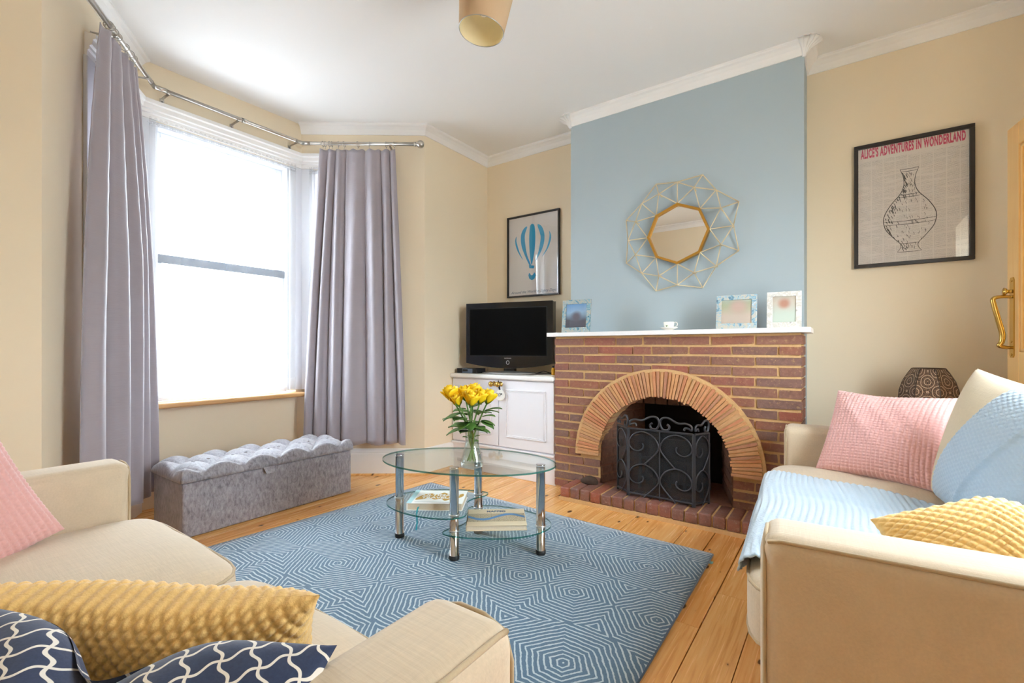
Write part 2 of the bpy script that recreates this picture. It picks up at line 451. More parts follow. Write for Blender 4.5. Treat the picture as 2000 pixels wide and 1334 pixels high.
# ------------------------------------------------------------------ mesh helpers
class MB:
    def __init__(s): s.v, s.f, s.mi, s.uv = [], [], [], None
    def add(s, vs, fs, m=0):
        b = len(s.v); s.v.extend([tuple(p) for p in vs])
        for f in fs: s.f.append(tuple(i + b for i in f)); s.mi.append(m)
        return b
    def box(s, x0, x1, y0, y1, z0, z1, m=0, T=None):
        vs = [(x, y, z) for z in (z0, z1) for y in (y0, y1) for x in (x0, x1)]
        if T is not None: vs = [T @ Vector(p) for p in vs]
        s.add(vs, [(0, 2, 3, 1), (4, 5, 7, 6), (0, 1, 5, 4), (2, 6, 7, 3), (0, 4, 6, 2), (1, 3, 7, 5)], m); return s
    def prism(s, poly, y0, y1, m=0, T=None, axis='y', mside=None):
        """extrude a 2-D polygon: axis y -> (x, z) polygon, axis z -> (x, y) polygon"""
        n = len(poly)
        if axis == 'y': vs = [(p[0], y0, p[1]) for p in poly] + [(p[0], y1, p[1]) for p in poly]
        else: vs = [(p[0], p[1], y0) for p in poly] + [(p[0], p[1], y1) for p in poly]
        if T is not None: vs = [T @ Vector(p) for p in vs]
        s.add(vs, [tuple(range(n))[::-1], tuple(range(n, 2 * n))], m)
        s.add(vs, [(i, (i + 1) % n, n + (i + 1) % n, n + i) for i in range(n)], m if mside is None else mside); return s
    def grid(s, P, m=0, wrap_u=False, wrap_v=False):
        nu, nv = len(P), len(P[0]); fs = []
        for i in range(nu if wrap_u else nu - 1):
            for j in range(nv if wrap_v else nv - 1):
                a, b = (i + 1) % nu, (j + 1) % nv
                fs.append((i * nv + j, a * nv + j, a * nv + b, i * nv + b))
        s.add([p for r in P for p in r], fs, m); return s
    def tube(s, pts, r, n=8, m=0, closed=False, caps=True):
        pts = [Vector(p) for p in pts]; k = len(pts)
        rr = r if isinstance(r, (list, tuple)) else [r] * k
        rings = []; up = None
        for i, p in enumerate(pts):
            if closed: t = pts[(i + 1) % k] - pts[i - 1]
            else: t = pts[min(i + 1, k - 1)] - pts[max(i - 1, 0)]
            if t.length < 1e-9: t = Vector((0, 0, 1))
            t.normalize()
            if up is None:
                up = t.orthogonal().normalized()
            else:
                up = up - t * up.dot(t)
                if up.length < 1e-6: up = t.orthogonal()
                up.normalize()
            w = t.cross(up)
            rings.append([p + (up * math.cos(2 * PI * j / n) + w * math.sin(2 * PI * j / n)) * rr[i] for j in range(n)])
        b0 = len(s.v)
        s.grid(rings, m, wrap_u=closed, wrap_v=True)
        if caps and not closed:
            s.f.append(tuple(b0 + j for j in range(n))[::-1]); s.mi.append(m)
            s.f.append(tuple(b0 + (k - 1) * n + j for j in range(n))); s.mi.append(m)
        return s
    def lathe(s, prof, n=24, c=(0, 0, 0), m=0, T=None, a0=0.0):
        rings = [[(c[0] + r * math.cos(a0 + 2 * PI * j / n), c[1] + r * math.sin(a0 + 2 * PI * j / n), c[2] + z) for j in range(n)] for r, z in prof]
        if T is not None: rings = [[T @ Vector(p) for p in q] for q in rings]
        b0 = len(s.v)
        s.grid(rings, m, wrap_v=True)
        if prof[0][0] > 1e-5: s.f.append(tuple(b0 + j for j in range(n))[::-1]); s.mi.append(m)
        if prof[-1][0] > 1e-5: s.f.append(tuple(b0 + (len(prof) - 1) * n + j for j in range(n))); s.mi.append(m)
        return s
    def mesh(s, name):
        me = bpy.data.meshes.new(name)
        me.from_pydata(s.v, [], s.f)
        if any(s.mi): me.polygons.foreach_set('material_index', s.mi)
        return me

def link(name, me, mats, parent=None, smooth=False, bevel=0.0, seg=2, loc=None, rot=None):
    if mats is not None and len(me.materials) == 0:
        for m in (mats if isinstance(mats, (list, tuple)) else [mats]): me.materials.append(M[m] if isinstance(m, str) else m)
    if smooth: me.polygons.foreach_set('use_smooth', [True] * len(me.polygons))
    o = bpy.data.objects.new(name, me); COL.objects.link(o)
    if parent is not None: o.parent = parent
    if loc is not None: o.location = loc
    if rot is not None: o.rotation_euler = rot
    if bevel:
        b = o.modifiers.new('bevel', 'BEVEL'); b.width = bevel; b.segments = seg; b.limit_method = 'ANGLE'; b.angle_limit = math.radians(40)
    if smooth == 'auto' or (smooth and bevel):
        pass
    return o
def obj(name, mb, mats, parent=None, **kw): return link(name, mb.mesh(name), mats, parent, **kw)
def fix_normals(me):
    bm = bmesh.new(); bm.from_mesh(me); bmesh.ops.recalc_face_normals(bm, faces=bm.faces); bm.to_mesh(me); bm.free()
def merge_mesh(mb, name, dist=1e-5):
    me = mb.mesh(name); bm = bmesh.new(); bm.from_mesh(me)
    bmesh.ops.remove_doubles(bm, verts=bm.verts, dist=dist); bmesh.ops.recalc_face_normals(bm, faces=bm.faces)
    bm.to_mesh(me); bm.free(); return me
def thing(name, label, cat, loc=(0, 0, 0), rotz=0.0, group=None):
    o = bpy.data.objects.new(name, None); COL.objects.link(o); o.empty_display_size = 0.1
    o.location = loc; o.rotation_euler = (0, 0, rotz); o['label'] = label; o['category'] = cat
    if group: o['group'] = group
    return o
def tag(o, label, cat, group=None):
    o['label'] = label; o['category'] = cat
    if group: o['group'] = group
    return o
def struct(name, mb=None, mats=None, parent=None, **kw):
    if mb is None:
        o = bpy.data.objects.new(name, None); COL.objects.link(o)
        for k, v in kw.items(): setattr(o, {'loc': 'location', 'rot': 'rotation_euler'}[k], v)
    else: o = obj(name, mb, mats, parent, **kw)
    if parent is None: o['kind'] = 'structure'
    return o
def offset_path(pts, d, closed=False):
    """points moved d to the right of travel, mitred"""
    out = []; n = len(pts)
    for i in range(n):
        dirs = []
        if i > 0 or closed: dirs.append(Vector(pts[i]) - Vector(pts[i - 1]))
        if i < n - 1 or closed: dirs.append(Vector(pts[(i + 1) % n]) - Vector(pts[i]))
        ns = [Vector((q.y, -q.x)).normalized() for q in dirs]
        if len(ns) == 1: out.append(Vector(pts[i]) + ns[0] * d)
        else:
            b = ns[0] + ns[1]; b = b / max(b.dot(ns[0]), 0.2); out.append(Vector(pts[i]) + b * d)
    return out
def sweep(mb, pts, prof, m=0, closed=False):
    rows = []
    for d, z in prof: rows.append([(p.x, p.y, z) for p in offset_path(pts, d, closed)])
    P = [[rows[k][i] for k in range(len(prof))] for i in range(len(pts))]
    b = len(mb.v); mb.grid(P, m, wrap_u=closed, wrap_v=True)
    if not closed:
        k = len(prof); mb.f.append(tuple(b + j for j in range(k))); mb.mi.append(m)
        mb.f.append(tuple(b + (len(pts) - 1) * k + j for j in range(k))[::-1]); mb.mi.append(m)
    return mb
def seg_T(p0, p1):
    """local x along p0->p1, local y to the left of travel (outward), origin p0"""
    d = Vector(p1) - Vector(p0); a = math.atan2(d.y, d.x)
    return Matrix.Translation((p0[0], p0[1], 0)) @ Matrix.Rotation(a, 4, 'Z'), d.length
def text_mesh(txt, size, extr=0.0006, shear=0.0, spacing=1.0, align='CENTER', bold=0.0):
    cu = bpy.data.curves.new('lettering', 'FONT'); cu.body = txt; cu.size = size; cu.extrude = extr; cu.shear = shear
    cu.space_character = spacing; cu.align_x = align; cu.align_y = 'CENTER'; cu.offset = bold; cu.resolution_u = 3
    o = bpy.data.objects.new('lettering', cu); COL.objects.link(o)
    dg = bpy.context.evaluated_depsgraph_get(); dg.update()
    me = bpy.data.meshes.new_from_object(o.evaluated_get(dg)); bpy.data.objects.remove(o); bpy.data.curves.remove(cu)
    me.materials.clear(); return me
def spline(pts, n=12, closed=True):
    """Catmull-Rom through 2-D/3-D points"""
    P = [np.array(p, float) for p in pts]; out = []; k = len(P)
    for i in range(k if closed else k - 1):
        a, b, c, d = (P[(i - 1) % k], P[i], P[(i + 1) % k], P[(i + 2) % k]) if closed else (P[max(i - 1, 0)], P[i], P[i + 1], P[min(i + 2, k - 1)])
        for j in range(n):
            t = j / n
            out.append(0.5 * ((2 * b) + (-a + c) * t + (2 * a - 5 * b + 4 * c - d) * t * t + (-a + 3 * b - 3 * c + d) * t ** 3))
    if not closed: out.append(P[-1])
    return out

# ------------------------------------------------------------------ room shell
ZC = 2.775
I_R, O_R, I_L, O_L = (-3.5, 2.05), (-2.72, 2.63), (-3.5, 1.0), (-2.72, 0.45)
XR, YB, YREAR = 0.80, 3.435, -0.5
TK = 0.14
fl = struct('floor', MB().box(-3.75, XR + 0.9, YREAR - 0.1, YB + 0.1, -0.06, -0.022), 'subfloor')
def y_lim(x):
    if x >= -2.72: return (YREAR - 0.05, YB + 0.02)
    t = (x + 2.72) / (-3.5 + 2.72)
    return (O_L[1] + t * (I_L[1] - O_L[1]) - 0.1, O_R[1] + t * (I_R[1] - O_R[1]) + 0.1)
W_B = 0.1455
for k in range(-9, 24):
    x1 = -0.417 - W_B * k; x0 = x1 - W_B
    if x1 > XR + 0.1 or x0 < -3.75: continue
    a, b = y_lim(max(-3.5, (x0 + x1) / 2)); cuts = [a]
    r = random.Random(k * 31 + 5)
    if b - a > 2.6: cuts.append(a + (b - a) * r.uniform(0.2, 0.8))
    cuts.append(b)
    for q in range(len(cuts) - 1):
        g = r.uniform(0.001, 0.0028)
        mb = MB().box(x0 + g, x1 - g, cuts[q] + 0.001, cuts[q + 1] - 0.001, -0.022, r.uniform(-0.0012, 0.0))
        obj('board', mb, 'board', fl)

struct('ceiling', MB().box(-3.7, XR + 0.2, YREAR - 0.2, YB + 0.2, ZC, ZC + 0.08), 'ceiling')
def wall(name, p0, p1, rects, mat='cream', t=TK):
    T, L = seg_T(p0, p1); mb = MB()
    for s0, s1, z0, z1 in rects: mb.box(s0, s1 if s1 is not None else L, 0, t, z0, z1, T=T)
    return struct(name, mb, mat)
WZ0, WZ1 = 0.665, 2.42
Lr = math.dist(I_R, O_R); Ll = math.dist(I_L, O_L)
RS0, RS1 = 0.075, 0.56
wall('wall_bay_right', I_R, O_R, [(-0.05, RS0, 0, ZC), (RS1, Lr + 0.0, 0, ZC), (RS0, RS1, 0, WZ0), (RS0, RS1, WZ1, ZC)])
wall('wall_bay_left', O_L, I_L, [(0.0, Ll - RS1, 0, ZC), (Ll - RS0, Ll + 0.05, 0, ZC), (Ll - RS1, Ll - RS0, 0, WZ0), (Ll - RS1, Ll - RS0, WZ1, ZC)])
mb = MB(); mb.box(-3.64, -3.5, 0.9, 2.15, WZ1, ZC); mb.box(-3.66, -3.53, 0.9, 2.15, 0, WZ0 - 0.03)
mb.box(-3.64, -3.5, 0.9, 1.03, WZ0 - 0.03, WZ1); mb.box(-3.64, -3.5, 2.0, 2.15, WZ0 - 0.03, WZ1)
wc = struct('wall_bay_center', mb, 'cream')
mb = MB().box(-3.4995, -3.498, 1.97, 2.048, 2.535, 2.60)
wall('wall_left', (-2.72, 2.63), (-2.72, YB), [(0, YB - 2.63 + TK, 0, ZC)])
wall('wall_left_near', (-2.72, YREAR), (-2.72, 0.45), [(-TK, None, 0, ZC)])
wall('wall_back', (-2.72, YB), (XR, YB), [(0, None, 0, ZC)])
wall('wall_rear', (XR, YREAR), (-2.72, YREAR), [(-TK, None, 0, ZC)])
# unseen doorway behind the right sofa, added and sized to let in fill light
DO0, DO1 = 1.34, 2.12
wall('wall_right', (XR, YB), (XR, YREAR), [(-TK, YB - DO1, 0, ZC), (YB - DO0, None, 0, ZC), (YB - DO1, YB - DO0, 2.05, ZC)])
# chimney breast with its fireplace opening
BX0, BX1, BY = -1.70, -0.18, 3.18
mb = MB()
mb.box(BX0, -1.36, BY, YB, 0, ZC); mb.box(-0.50, BX1, BY, YB, 0, ZC); mb.box(-1.36, -0.50, BY, YB, 0.80, ZC)
struct('wall_chimney_breast', mb, 'blue_wall')

# cornice: one continuous cove, cut square at the bay window wall
CP = [I_R, O_R, (-2.72, YB), (BX0, YB), (BX0, BY), (BX1, BY), (BX1, YB), (XR, YB), (XR, YREAR), (-2.72, YREAR), O_L, I_L]
prof = [(0, 2.70), (0.008, 2.70), (0.012, 2.712), (0.022, 2.735), (0.040, 2.752), (0.055, 2.758), (0.060, 2.764), (0.060, 2.7755), (0, 2.7755)]
tr1 = struct('trim_1', sweep(MB(), CP, prof), 'trim')
# fan corbels on the two breast corners
for cx, sx in ((BX0, -1), (BX1, 1)):
    mb = MB()
    for k in range(6):
        a = math.radians(-8 + k * 21)
        dx, dy = math.sin(a) * sx, -math.cos(a)
        pts = [(cx + dx * q, BY + dy * q, z) for q, z in ((0.004, 2.692), (0.014, 2.712), (0.026, 2.735), (0.05, 2.752), (0.082, 2.772))]
        mb.tube(pts, [0.008, 0.009, 0.010, 0.013, 0.017], 8)
    obj('fan_corbel', mb, 'trim', tr1, smooth=True)
# skirting
sk = [(0, 0), (0.022, 0), (0.022, 0.165), (0.018, 0.172), (0.018, 0.182), (0.012, 0.196), (0.008, 0.207), (0, 0.207)]
struct('baseboard_right', sweep(MB(), [(I_R[0] + 0.35 * 0.8, I_R[1] + 0.35 * 0.6), O_R, (-2.72, 2.955)], sk), 'trim')
struct('baseboard_bay', sweep(MB(), [O_L, (-3.51, 1.0)], sk), 'trim')
struct('baseboard_left', sweep(MB(), [(-2.72, YREAR), O_L], sk), 'trim')
struct('baseboard_back', sweep(MB(), [(BX1, YB), (XR, YB)], sk), 'trim')
qr = [(0.022, 0), (0.036, 0), (0.034, 0.008), (0.022, 0.013)]
struct('trim_2', sweep(MB(), [(I_R[0] + 0.35 * 0.8, I_R[1] + 0.35 * 0.6), O_R, (-2.72, 2.93)], qr), 'board')
# moulded head over the bay windows
def along(p, q, s):
    d = Vector(q) - Vector(p); d.normalize(); return (p[0] + d.x * s, p[1] + d.y * s)
hp = [along(I_L, O_L, 0.62), I_L, I_R, along(I_R, O_R, 0.62)]
hprof = [(0, 2.425), (0.010, 2.425), (0.012, 2.452), (0.020, 2.458), (0.020, 2.474), (0.030, 2.480), (0.034, 2.505), (0.044, 2.512), (0.046, 2.533), (0, 2.537)]
struct('trim_3', sweep(MB(), hp, hprof), 'trim')

# ------------------------------------------------------------------ windows
def make_window(name, p0, p1, s0, s1, arch=0.05, mid=1.575):
    T, L = seg_T(p0, p1)
    root = struct(name, loc=T.translation, rot=T.to_euler())
    z0, z1 = WZ0 + 0.015, WZ1
    def P(nm, mbx, mt, par=root): return obj(nm, mbx, mt, par, bevel=0.004)
    m = MB()
    for a, b in ((s0 - arch, s0 + 0.02), (s1 - 0.02, s1 + arch)):
        m.box(a, b, -0.018, 0.0, z0, z1)
    P('architrave', m, 'upvc')
    m = MB(); m.box(s0, s0 + 0.035, 0.0, 0.11, z0, z1); m.box(s1 - 0.035, s1, 0.0, 0.11, z0, z1)
    m.box(s0 + 0.035, s1 - 0.035, 0.001, 0.109, z1 - 0.03, z1); m.box(s0 + 0.035, s1 - 0.035, 0.001, 0.12, z0 - 0.01, z0 + 0.03)
    P('window_frame', m, 'upvc')
    for nm, za, zb, y in (('upper_sash', mid - 0.02, z1 - 0.03, 0.075), ('lower_sash', z0 + 0.03, mid + 0.02, 0.045)):
        m = MB(); a, b = s0 + 0.035, s1 - 0.035
        m.box(a, a + 0.035, y, y + 0.03, za, zb); m.box(b - 0.035, b, y, y + 0.03, za, zb)
        m.box(a + 0.035, b - 0.035, y + 0.001, y + 0.029, zb - 0.035, zb); m.box(a + 0.035, b - 0.035, y + 0.001, y + 0.029, za, za + 0.035)
        sash = P(nm, m, 'upvc')
        obj('pane', MB().box(a + 0.033, b - 0.033, y + 0.012, y + 0.016, za + 0.033, zb - 0.033), 'pane', sash)
    m = MB().box(s0 + 0.035, s1 - 0.035, 0.032, 0.046, mid - 0.028, mid + 0.028)
    P('meeting_rail', m, 'rail_backlit')
    return root
w1 = make_window('window_1', I_L, I_R, 0.065, 0.965, 0.085)
make_window('window_2', I_R, O_R, RS0, RS1, 0.075)
make_window('window_3', O_L, I_L, Ll - RS1, Ll - RS0, 0.075)
sl = obj('window_sill', MB().box(-3.56, -3.395, 0.99, 2.03, WZ0 - 0.034, WZ0 + 0.0), 'sill', bevel=0.012, seg=3)
sl.parent = w1; sl.matrix_parent_inverse = (Matrix.Translation(w1.location) @ w1.rotation_euler.to_matrix().to_4x4()).inverted()
st = obj('damp_stain', MB().box(-3.4996, -3.4985, 1.93, 2.049, 2.536, 2.60), 'damp', wc)
# ------------------------------------------------------------------ fireplace
FP = thing('fireplace', 'brown brick fireplace with a tiled arch opening and white shelf on the blue wall', 'fireplace', (-0.93, 2.93, 0))
FO = Matrix.Translation((0.93, -2.93, 0))
def fobj(name, mb, mats, parent=FP, **kw):
    mb.v = [(p[0] + 0.93, p[1] - 2.93, p[2]) for p in mb.v]
    return obj(name, mb, mats, parent, **kw)
AX, AZ, RI, RO = -0.929, 0.285, 0.415, 0.575
BL, BR, BT = -1.698, -0.176, 1.086
YF, YM = 2.93, 2.937
mb = MB()
mb.box(BL + 0.004, AX - RI, YM, BY, 0.0, BT); mb.box(AX + RI, BR - 0.004, YM, BY, 0.0, BT)
NA = 36
cols = [(AX - RI * math.cos(PI * i / NA), AZ + RI * math.sin(PI * i / NA)) for i in range(NA + 1)]
for i in range(NA):
    (xa, za), (xb, zb) = cols[i], cols[i + 1]
    mb.add([(xa, YM, za), (xb, YM, zb), (xb, YM, BT), (xa, YM, BT)], [(0, 1, 2, 3)])
    mb.add([(xa, YM, za), (xb, YM, zb), (xb, YM + 0.11, zb), (xa, YM + 0.11, za)], [(0, 3, 2, 1)])
mb.add([(AX - RI, YM, BT), (AX + RI, YM, BT), (AX + RI, BY, BT), (AX - RI, BY, BT)], [(0, 1, 2, 3)])
fobj('mortar_bed', mb, 'mortar')

def clip_half(poly, c, n, d):
    out = []
    for i in range(len(poly)):
        a, b = poly[i], poly[(i + 1) % len(poly)]
        da = (a[0] - c[0]) * n[0] + (a[1] - c[1]) * n[1] - d; db = (b[0] - c[0]) * n[0] + (b[1] - c[1]) * n[1] - d
        if da >= 0: out.append(a)
        if da * db < 0:
            t = da / (da - db); out.append((a[0] + (b[0] - a[0]) * t, a[1] + (b[1] - a[1]) * t))
    return out
def area(p): return 0.5 * abs(sum(p[i][0] * p[(i + 1) % len(p)][1] - p[(i + 1) % len(p)][0] * p[i][1] for i in range(len(p))))
R1 = [BL, -1.466, -1.231, -1.046, -0.872, -0.638, -0.40, BR]
R2 = [BL, -1.582, -1.352, -1.112, -0.99, -0.761, -0.521, -0.286, BR]
PITCH = 0.0594; rb = random.Random(11)
for row in range(18):
    z1 = 1.072 - row * PITCH; z0 = z1 - 0.0455
    if z0 < 0.0: continue
    J = R1 if row % 2 == 0 else R2
    for i in range(len(J) - 1):
        a = J[i] + (0.006 if i else 0.0) + rb.uniform(-0.003, 0.003) * (i > 0); b = J[i + 1] - (0.006 if i < len(J) - 2 else 0.0)
        poly = [(a, z0), (b, z0), (b, z1), (a, z1)]
        j = lambda: rb.uniform(-0.0028, 0.0028)
        poly = [(x + (j() if BL < x < BR else 0), z + j()) for x, z in poly]
        mid_z = (z0 + z1) / 2
        if mid_z > AZ - 0.01:
            cxm = min(max(AX, a), b); czm = min(max(AZ, z0), z1)
            if all(math.hypot(p[0] - AX, p[1] - AZ) < RO - 0.02 for p in poly): continue
            if math.hypot(cxm - AX, czm - AZ) < RO:
                cx = ((a + b) / 2 - AX); czz = mid_z - AZ
                # follow the arch with two tangent cuts
                for q in ((a + b) / 2, (a * 0.75 + b * 0.25), (a * 0.25 + b * 0.75)):
                    vx, vz = q - AX, mid_z - AZ; l = math.hypot(vx, vz)
                    if l < RO + 0.06 and len(poly) > 2: poly = clip_half(poly, (AX, AZ), (vx / l, vz / l), RO - 0.012)
                if len(poly) < 3 or area(poly) < 0.0006: continue
        else:
            if a < AX < b: 
                pass
            if b <= AX - RI or a >= AX + RI: pass
            elif a < AX - RI: poly = clip_half(poly, (AX - RI, 0), (-1, 0), 0)
            elif b > AX + RI: poly = clip_half(poly, (AX + RI, 0), (1, 0), 0)
            else: continue
            if a < AX - RI and b > AX + RI: continue
            if len(poly) < 3 or area(poly) < 0.0004: continue
        yf = YF + rb.uniform(-0.003, 0.003)
        fobj('brick', MB().prism(poly, yf, YM + 0.012), 'brick', bevel=0.0035, seg=1)
# brick returns seen on the right side of the fireplace
for row in range(18):
    z1 = 1.073 - row * PITCH; z0 = z1 - 0.0475
    if z0 < 0: continue
    for a, b in (((2.945, 3.05), (3.06, 3.178)) if row % 2 else ((2.945, 3.178),)):
        fobj('brick', MB().box(BR - 0.006, BR + 0.003, a, b, z0, z1), 'brick')
# arch: bed of mortar, then thin tiles on edge
def ring(mb, r0, r1, y0, y1, a0=0.0, a1=PI, n=48, m=0):
    P = []
    for i in range(n + 1):
        a = a0 + (a1 - a0) * i / n; c, s = math.cos(a), math.sin(a)
        P.append([(AX + r * c, y, AZ + r * s) for r, y in ((r0, y0), (r1, y0), (r1, y1), (r0, y1))])
    mb.grid(P, m, wrap_v=True)
    k = len(mb.v) - 4 * (n + 1)
    mb.f.append((k, k + 1, k + 2, k + 3)); mb.mi.append(m); k = len(mb.v) - 4; mb.f.append((k + 3, k + 2, k + 1, k)); mb.mi.append(m)
    return mb
fobj('arch_mortar', ring(MB(), RI + 0.002, RO + 0.014, 2.906, YM + 0.01, -0.02, PI + 0.02), 'mortar')
NT_ = 74
for i in range(NT_):
    pa = (PI + 0.05) / NT_; a = -0.025 + pa * i; w = pa * rb.uniform(0.60, 0.82)
    r0, r1 = RI + rb.uniform(-0.008, 0.003), RO + rb.uniform(-0.008, 0.002)
    a += rb.uniform(-0.1, 0.1) * pa * 0.5; sk_ = rb.uniform(-0.006, 0.006)
    q = [(r0, a), (r1, a + sk_), (r1, a + w + sk_), (r0, a + w)]
    poly = [(AX + r * math.cos(t), AZ + r * math.sin(t)) for r, t in q]
    fobj('arch_tile', MB().prism(poly, 2.896 + rb.uniform(-0.004, 0.004), YM + 0.10), 'tile', bevel=0.002, seg=1)
# hearth kerb of bricks on edge
fobj('hearth_base', MB().box(-1.535, -0.215, 2.703, 2.95, 0.0, 0.022).box(-1.53, -0.22, 2.722, 2.95, 0.02, 0.082), 'mortar')
nx = 18
for i in range(nx):
    x0 = -1.533 + i * (1.316 / nx)
    fobj('hearth_brick', MB().box(x0 + 0.003, x0 + 1.316 / nx - 0.004, 2.709 + rb.uniform(-0.004, 0.003), 2.935, 0.02, 0.088 + rb.uniform(-0.004, 0.005)), 'hearth', bevel=0.010, seg=3, smooth=True)
# firebox
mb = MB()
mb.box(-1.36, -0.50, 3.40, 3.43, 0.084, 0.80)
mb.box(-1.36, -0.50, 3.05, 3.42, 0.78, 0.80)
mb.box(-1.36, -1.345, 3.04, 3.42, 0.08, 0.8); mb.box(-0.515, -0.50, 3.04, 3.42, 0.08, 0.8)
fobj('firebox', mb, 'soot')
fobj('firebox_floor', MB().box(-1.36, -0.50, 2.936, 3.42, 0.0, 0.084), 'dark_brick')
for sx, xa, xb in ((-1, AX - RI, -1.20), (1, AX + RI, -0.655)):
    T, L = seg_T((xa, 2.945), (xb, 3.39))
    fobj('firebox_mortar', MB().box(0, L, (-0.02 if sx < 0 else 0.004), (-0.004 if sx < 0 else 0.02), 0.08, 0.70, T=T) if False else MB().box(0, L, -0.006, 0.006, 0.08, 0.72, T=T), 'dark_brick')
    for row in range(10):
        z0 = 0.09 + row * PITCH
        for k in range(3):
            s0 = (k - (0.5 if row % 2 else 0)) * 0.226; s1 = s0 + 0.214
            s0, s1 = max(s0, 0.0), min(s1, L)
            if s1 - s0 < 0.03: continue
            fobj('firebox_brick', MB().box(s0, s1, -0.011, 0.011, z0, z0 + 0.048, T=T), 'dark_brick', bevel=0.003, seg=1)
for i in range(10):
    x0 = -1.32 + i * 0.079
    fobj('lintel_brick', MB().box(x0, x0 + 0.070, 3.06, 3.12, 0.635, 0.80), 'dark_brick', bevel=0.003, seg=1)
ms = fobj('mantel_shelf', MB().box(-1.738, -0.134, 2.882, BY, 1.087, 1.115), 'marble_white', bevel=0.003)
ms['label'] = 'white shelf capping the brickwork'

# ------------------------------------------------------------------ fire screen
def spiral(cx, cz, r, turns, a0, sgn=1, n=26, shrink=0.35):
    return [(cx + r * (1 - (1 - shrink) * i / n) * math.cos(a0 + sgn * turns * 2 * PI * i / n), cz + r * (1 - (1 - shrink) * i / n) * math.sin(a0 + sgn * turns * 2 * PI * i / n)) for i in range(n + 1)]
FS = thing('fire_screen', 'black wrought iron folding fire screen with scrolls standing in the arched fireplace', 'fire screen', (-0.893, 2.79, 0.088))
def screen_panel(w, h, T, scrolls, nm):
    fr = MB()
    rr = 0.0068
    for a, b in (((0, 0), (0, h)), ((w, 0), (w, h)), ((0, h), (w, h)), ((0, 0.018), (w, 0.018))):
        fr.tube([T @ Vector((a[0], 0, a[1])), T @ Vector((b[0], 0, b[1]))], rr, 6)
    p = obj(nm, fr, 'iron', FS)
    obj('wire_mesh', MB().box(0.004, w - 0.004, 0.002, 0.0035, 0.018, h - 0.004, T=T), 'mesh', p)
    n = max(1, scrolls); cw = w / n
    for k in range(n):
        sx = 1 if k % 2 == 0 else -1
        x_in = cw * (k + 1) if sx > 0 else cw * k            # side the curl springs from
        for top in (True, False):
            zt = h - 0.008 if top else h * 0.505; hh = h * 0.49
            nrmz = [(0.5, 0.0), (0.72, 0.2), (0.93, 0.43), (0.975, 0.6), (0.85, 0.82), (0.62, 0.95), (0.40, 0.97), (0.15, 0.86), (0.025, 0.67), (0.05, 0.51), (0.18, 0.41), (0.33, 0.40), (0.46, 0.47), (0.49, 0.57), (0.46, 0.63)]
            pts = spline([(cw * (k + (q_[0] if sx > 0 else 1 - q_[0])), zt - hh + q_[1] * hh) for q_ in nrmz], 4, False)
            obj('scroll', MB().tube([T @ Vector((q[0], -0.006, q[1])) for q in pts], 0.0042, 6), 'iron', p, smooth=True)
    if scrolls == 2:
        obj('middle_bar', MB().tube([T @ Vector((w / 2, -0.003, 0.0)), T @ Vector((w / 2, -0.003, h))], 0.004, 6), 'iron', p)
    for k in range(n):
        x0, x1 = cw * k, cw * (k + 1); sx = 1 if k % 2 == 0 else -1
        lo, hi = (x0, x1) if sx > 0 else (x1, x0)
        d = hi - lo
        pts = [(lo + d * 0.26, h + 0.018), (lo + d * 0.22, h + 0.033), (lo + d * 0.12, h + 0.030), (lo + d * 0.04, h + 0.012 + 0.01), (lo + d * 0.05, h + 0.045), (lo + d * 0.2, h + 0.058), (lo + d * 0.45, h + 0.056),
               (lo + d * 0.72, h + 0.082), (lo + d * 0.92, h + 0.078), (lo + d * 0.985, h + 0.046), (lo + d * 0.9, h + 0.012), (lo + d * 0.74, h + 0.012), (lo + d * 0.70, h + 0.032), (lo + d * 0.77, h + 0.044)]
        pts = spline(pts, 5, False)
        if n == 1: pts = [(q[0], h + (q[1] - h) * 0.9) for q in pts]
        obj('top_scroll', MB().tube([T @ Vector((q[0], 0, q[1])) for q in pts], 0.0066, 7), 'iron', p, smooth=True)
    return p
def loc_T(ax, ay, bx, by):
    T, L = seg_T((ax, ay), (bx, by)); return T, L
T, L = loc_T(-0.192, 0, 0.192, 0); screen_panel(L, 0.418, T, 2, 'centre_panel')
T, L = loc_T(-0.300, 0.085, -0.200, 0.004); screen_panel(L, 0.418, T, 1, 'side_panel')
T, L = loc_T(0.200, 0.004, 0.255, 0.105); screen_panel(L, 0.418, T, 1, 'side_panel')
for sx in (-0.196, 0.196):
    for zz in (0.07, 0.33): obj('hinge', MB().lathe([(0.006, 0), (0.006, 0.03)], 8, (sx, 0.002, zz)), 'iron', FS)

# fire basket behind the screen
FB = thing('fire_basket', 'dark cast iron fire basket standing inside the brick firebox', 'fire grate', (-0.90, 3.10, 0.084))
mb = MB()
for zz in (0.06, 0.19): mb.box(-0.20, 0.20, -0.10, -0.085, zz, zz + 0.02)
obj('rail', mb, 'iron', FB, bevel=0.002)
for i in range(9):
    x = -0.19 + i * 0.0475
    obj('basket_bar', MB().box(x - 0.010, x + 0.010, -0.098, -0.086, 0.03, 0.205 if i % 2 else 0.225), 'iron', FB, bevel=0.002)
for sx in (-0.195, 0.195):
    for yy in (-0.09, 0.11): obj('leg', MB().box(sx - 0.01, sx + 0.01, yy - 0.01, yy + 0.01, 0.0, 0.08), 'iron', FB, bevel=0.002)
obj('tray', MB().box(-0.2, 0.2, -0.09, 0.12, 0.06, 0.075), 'iron', FB)
obj('back_plate', MB().box(-0.2, 0.2, 0.11, 0.125, 0.06, 0.30), 'iron', FB)

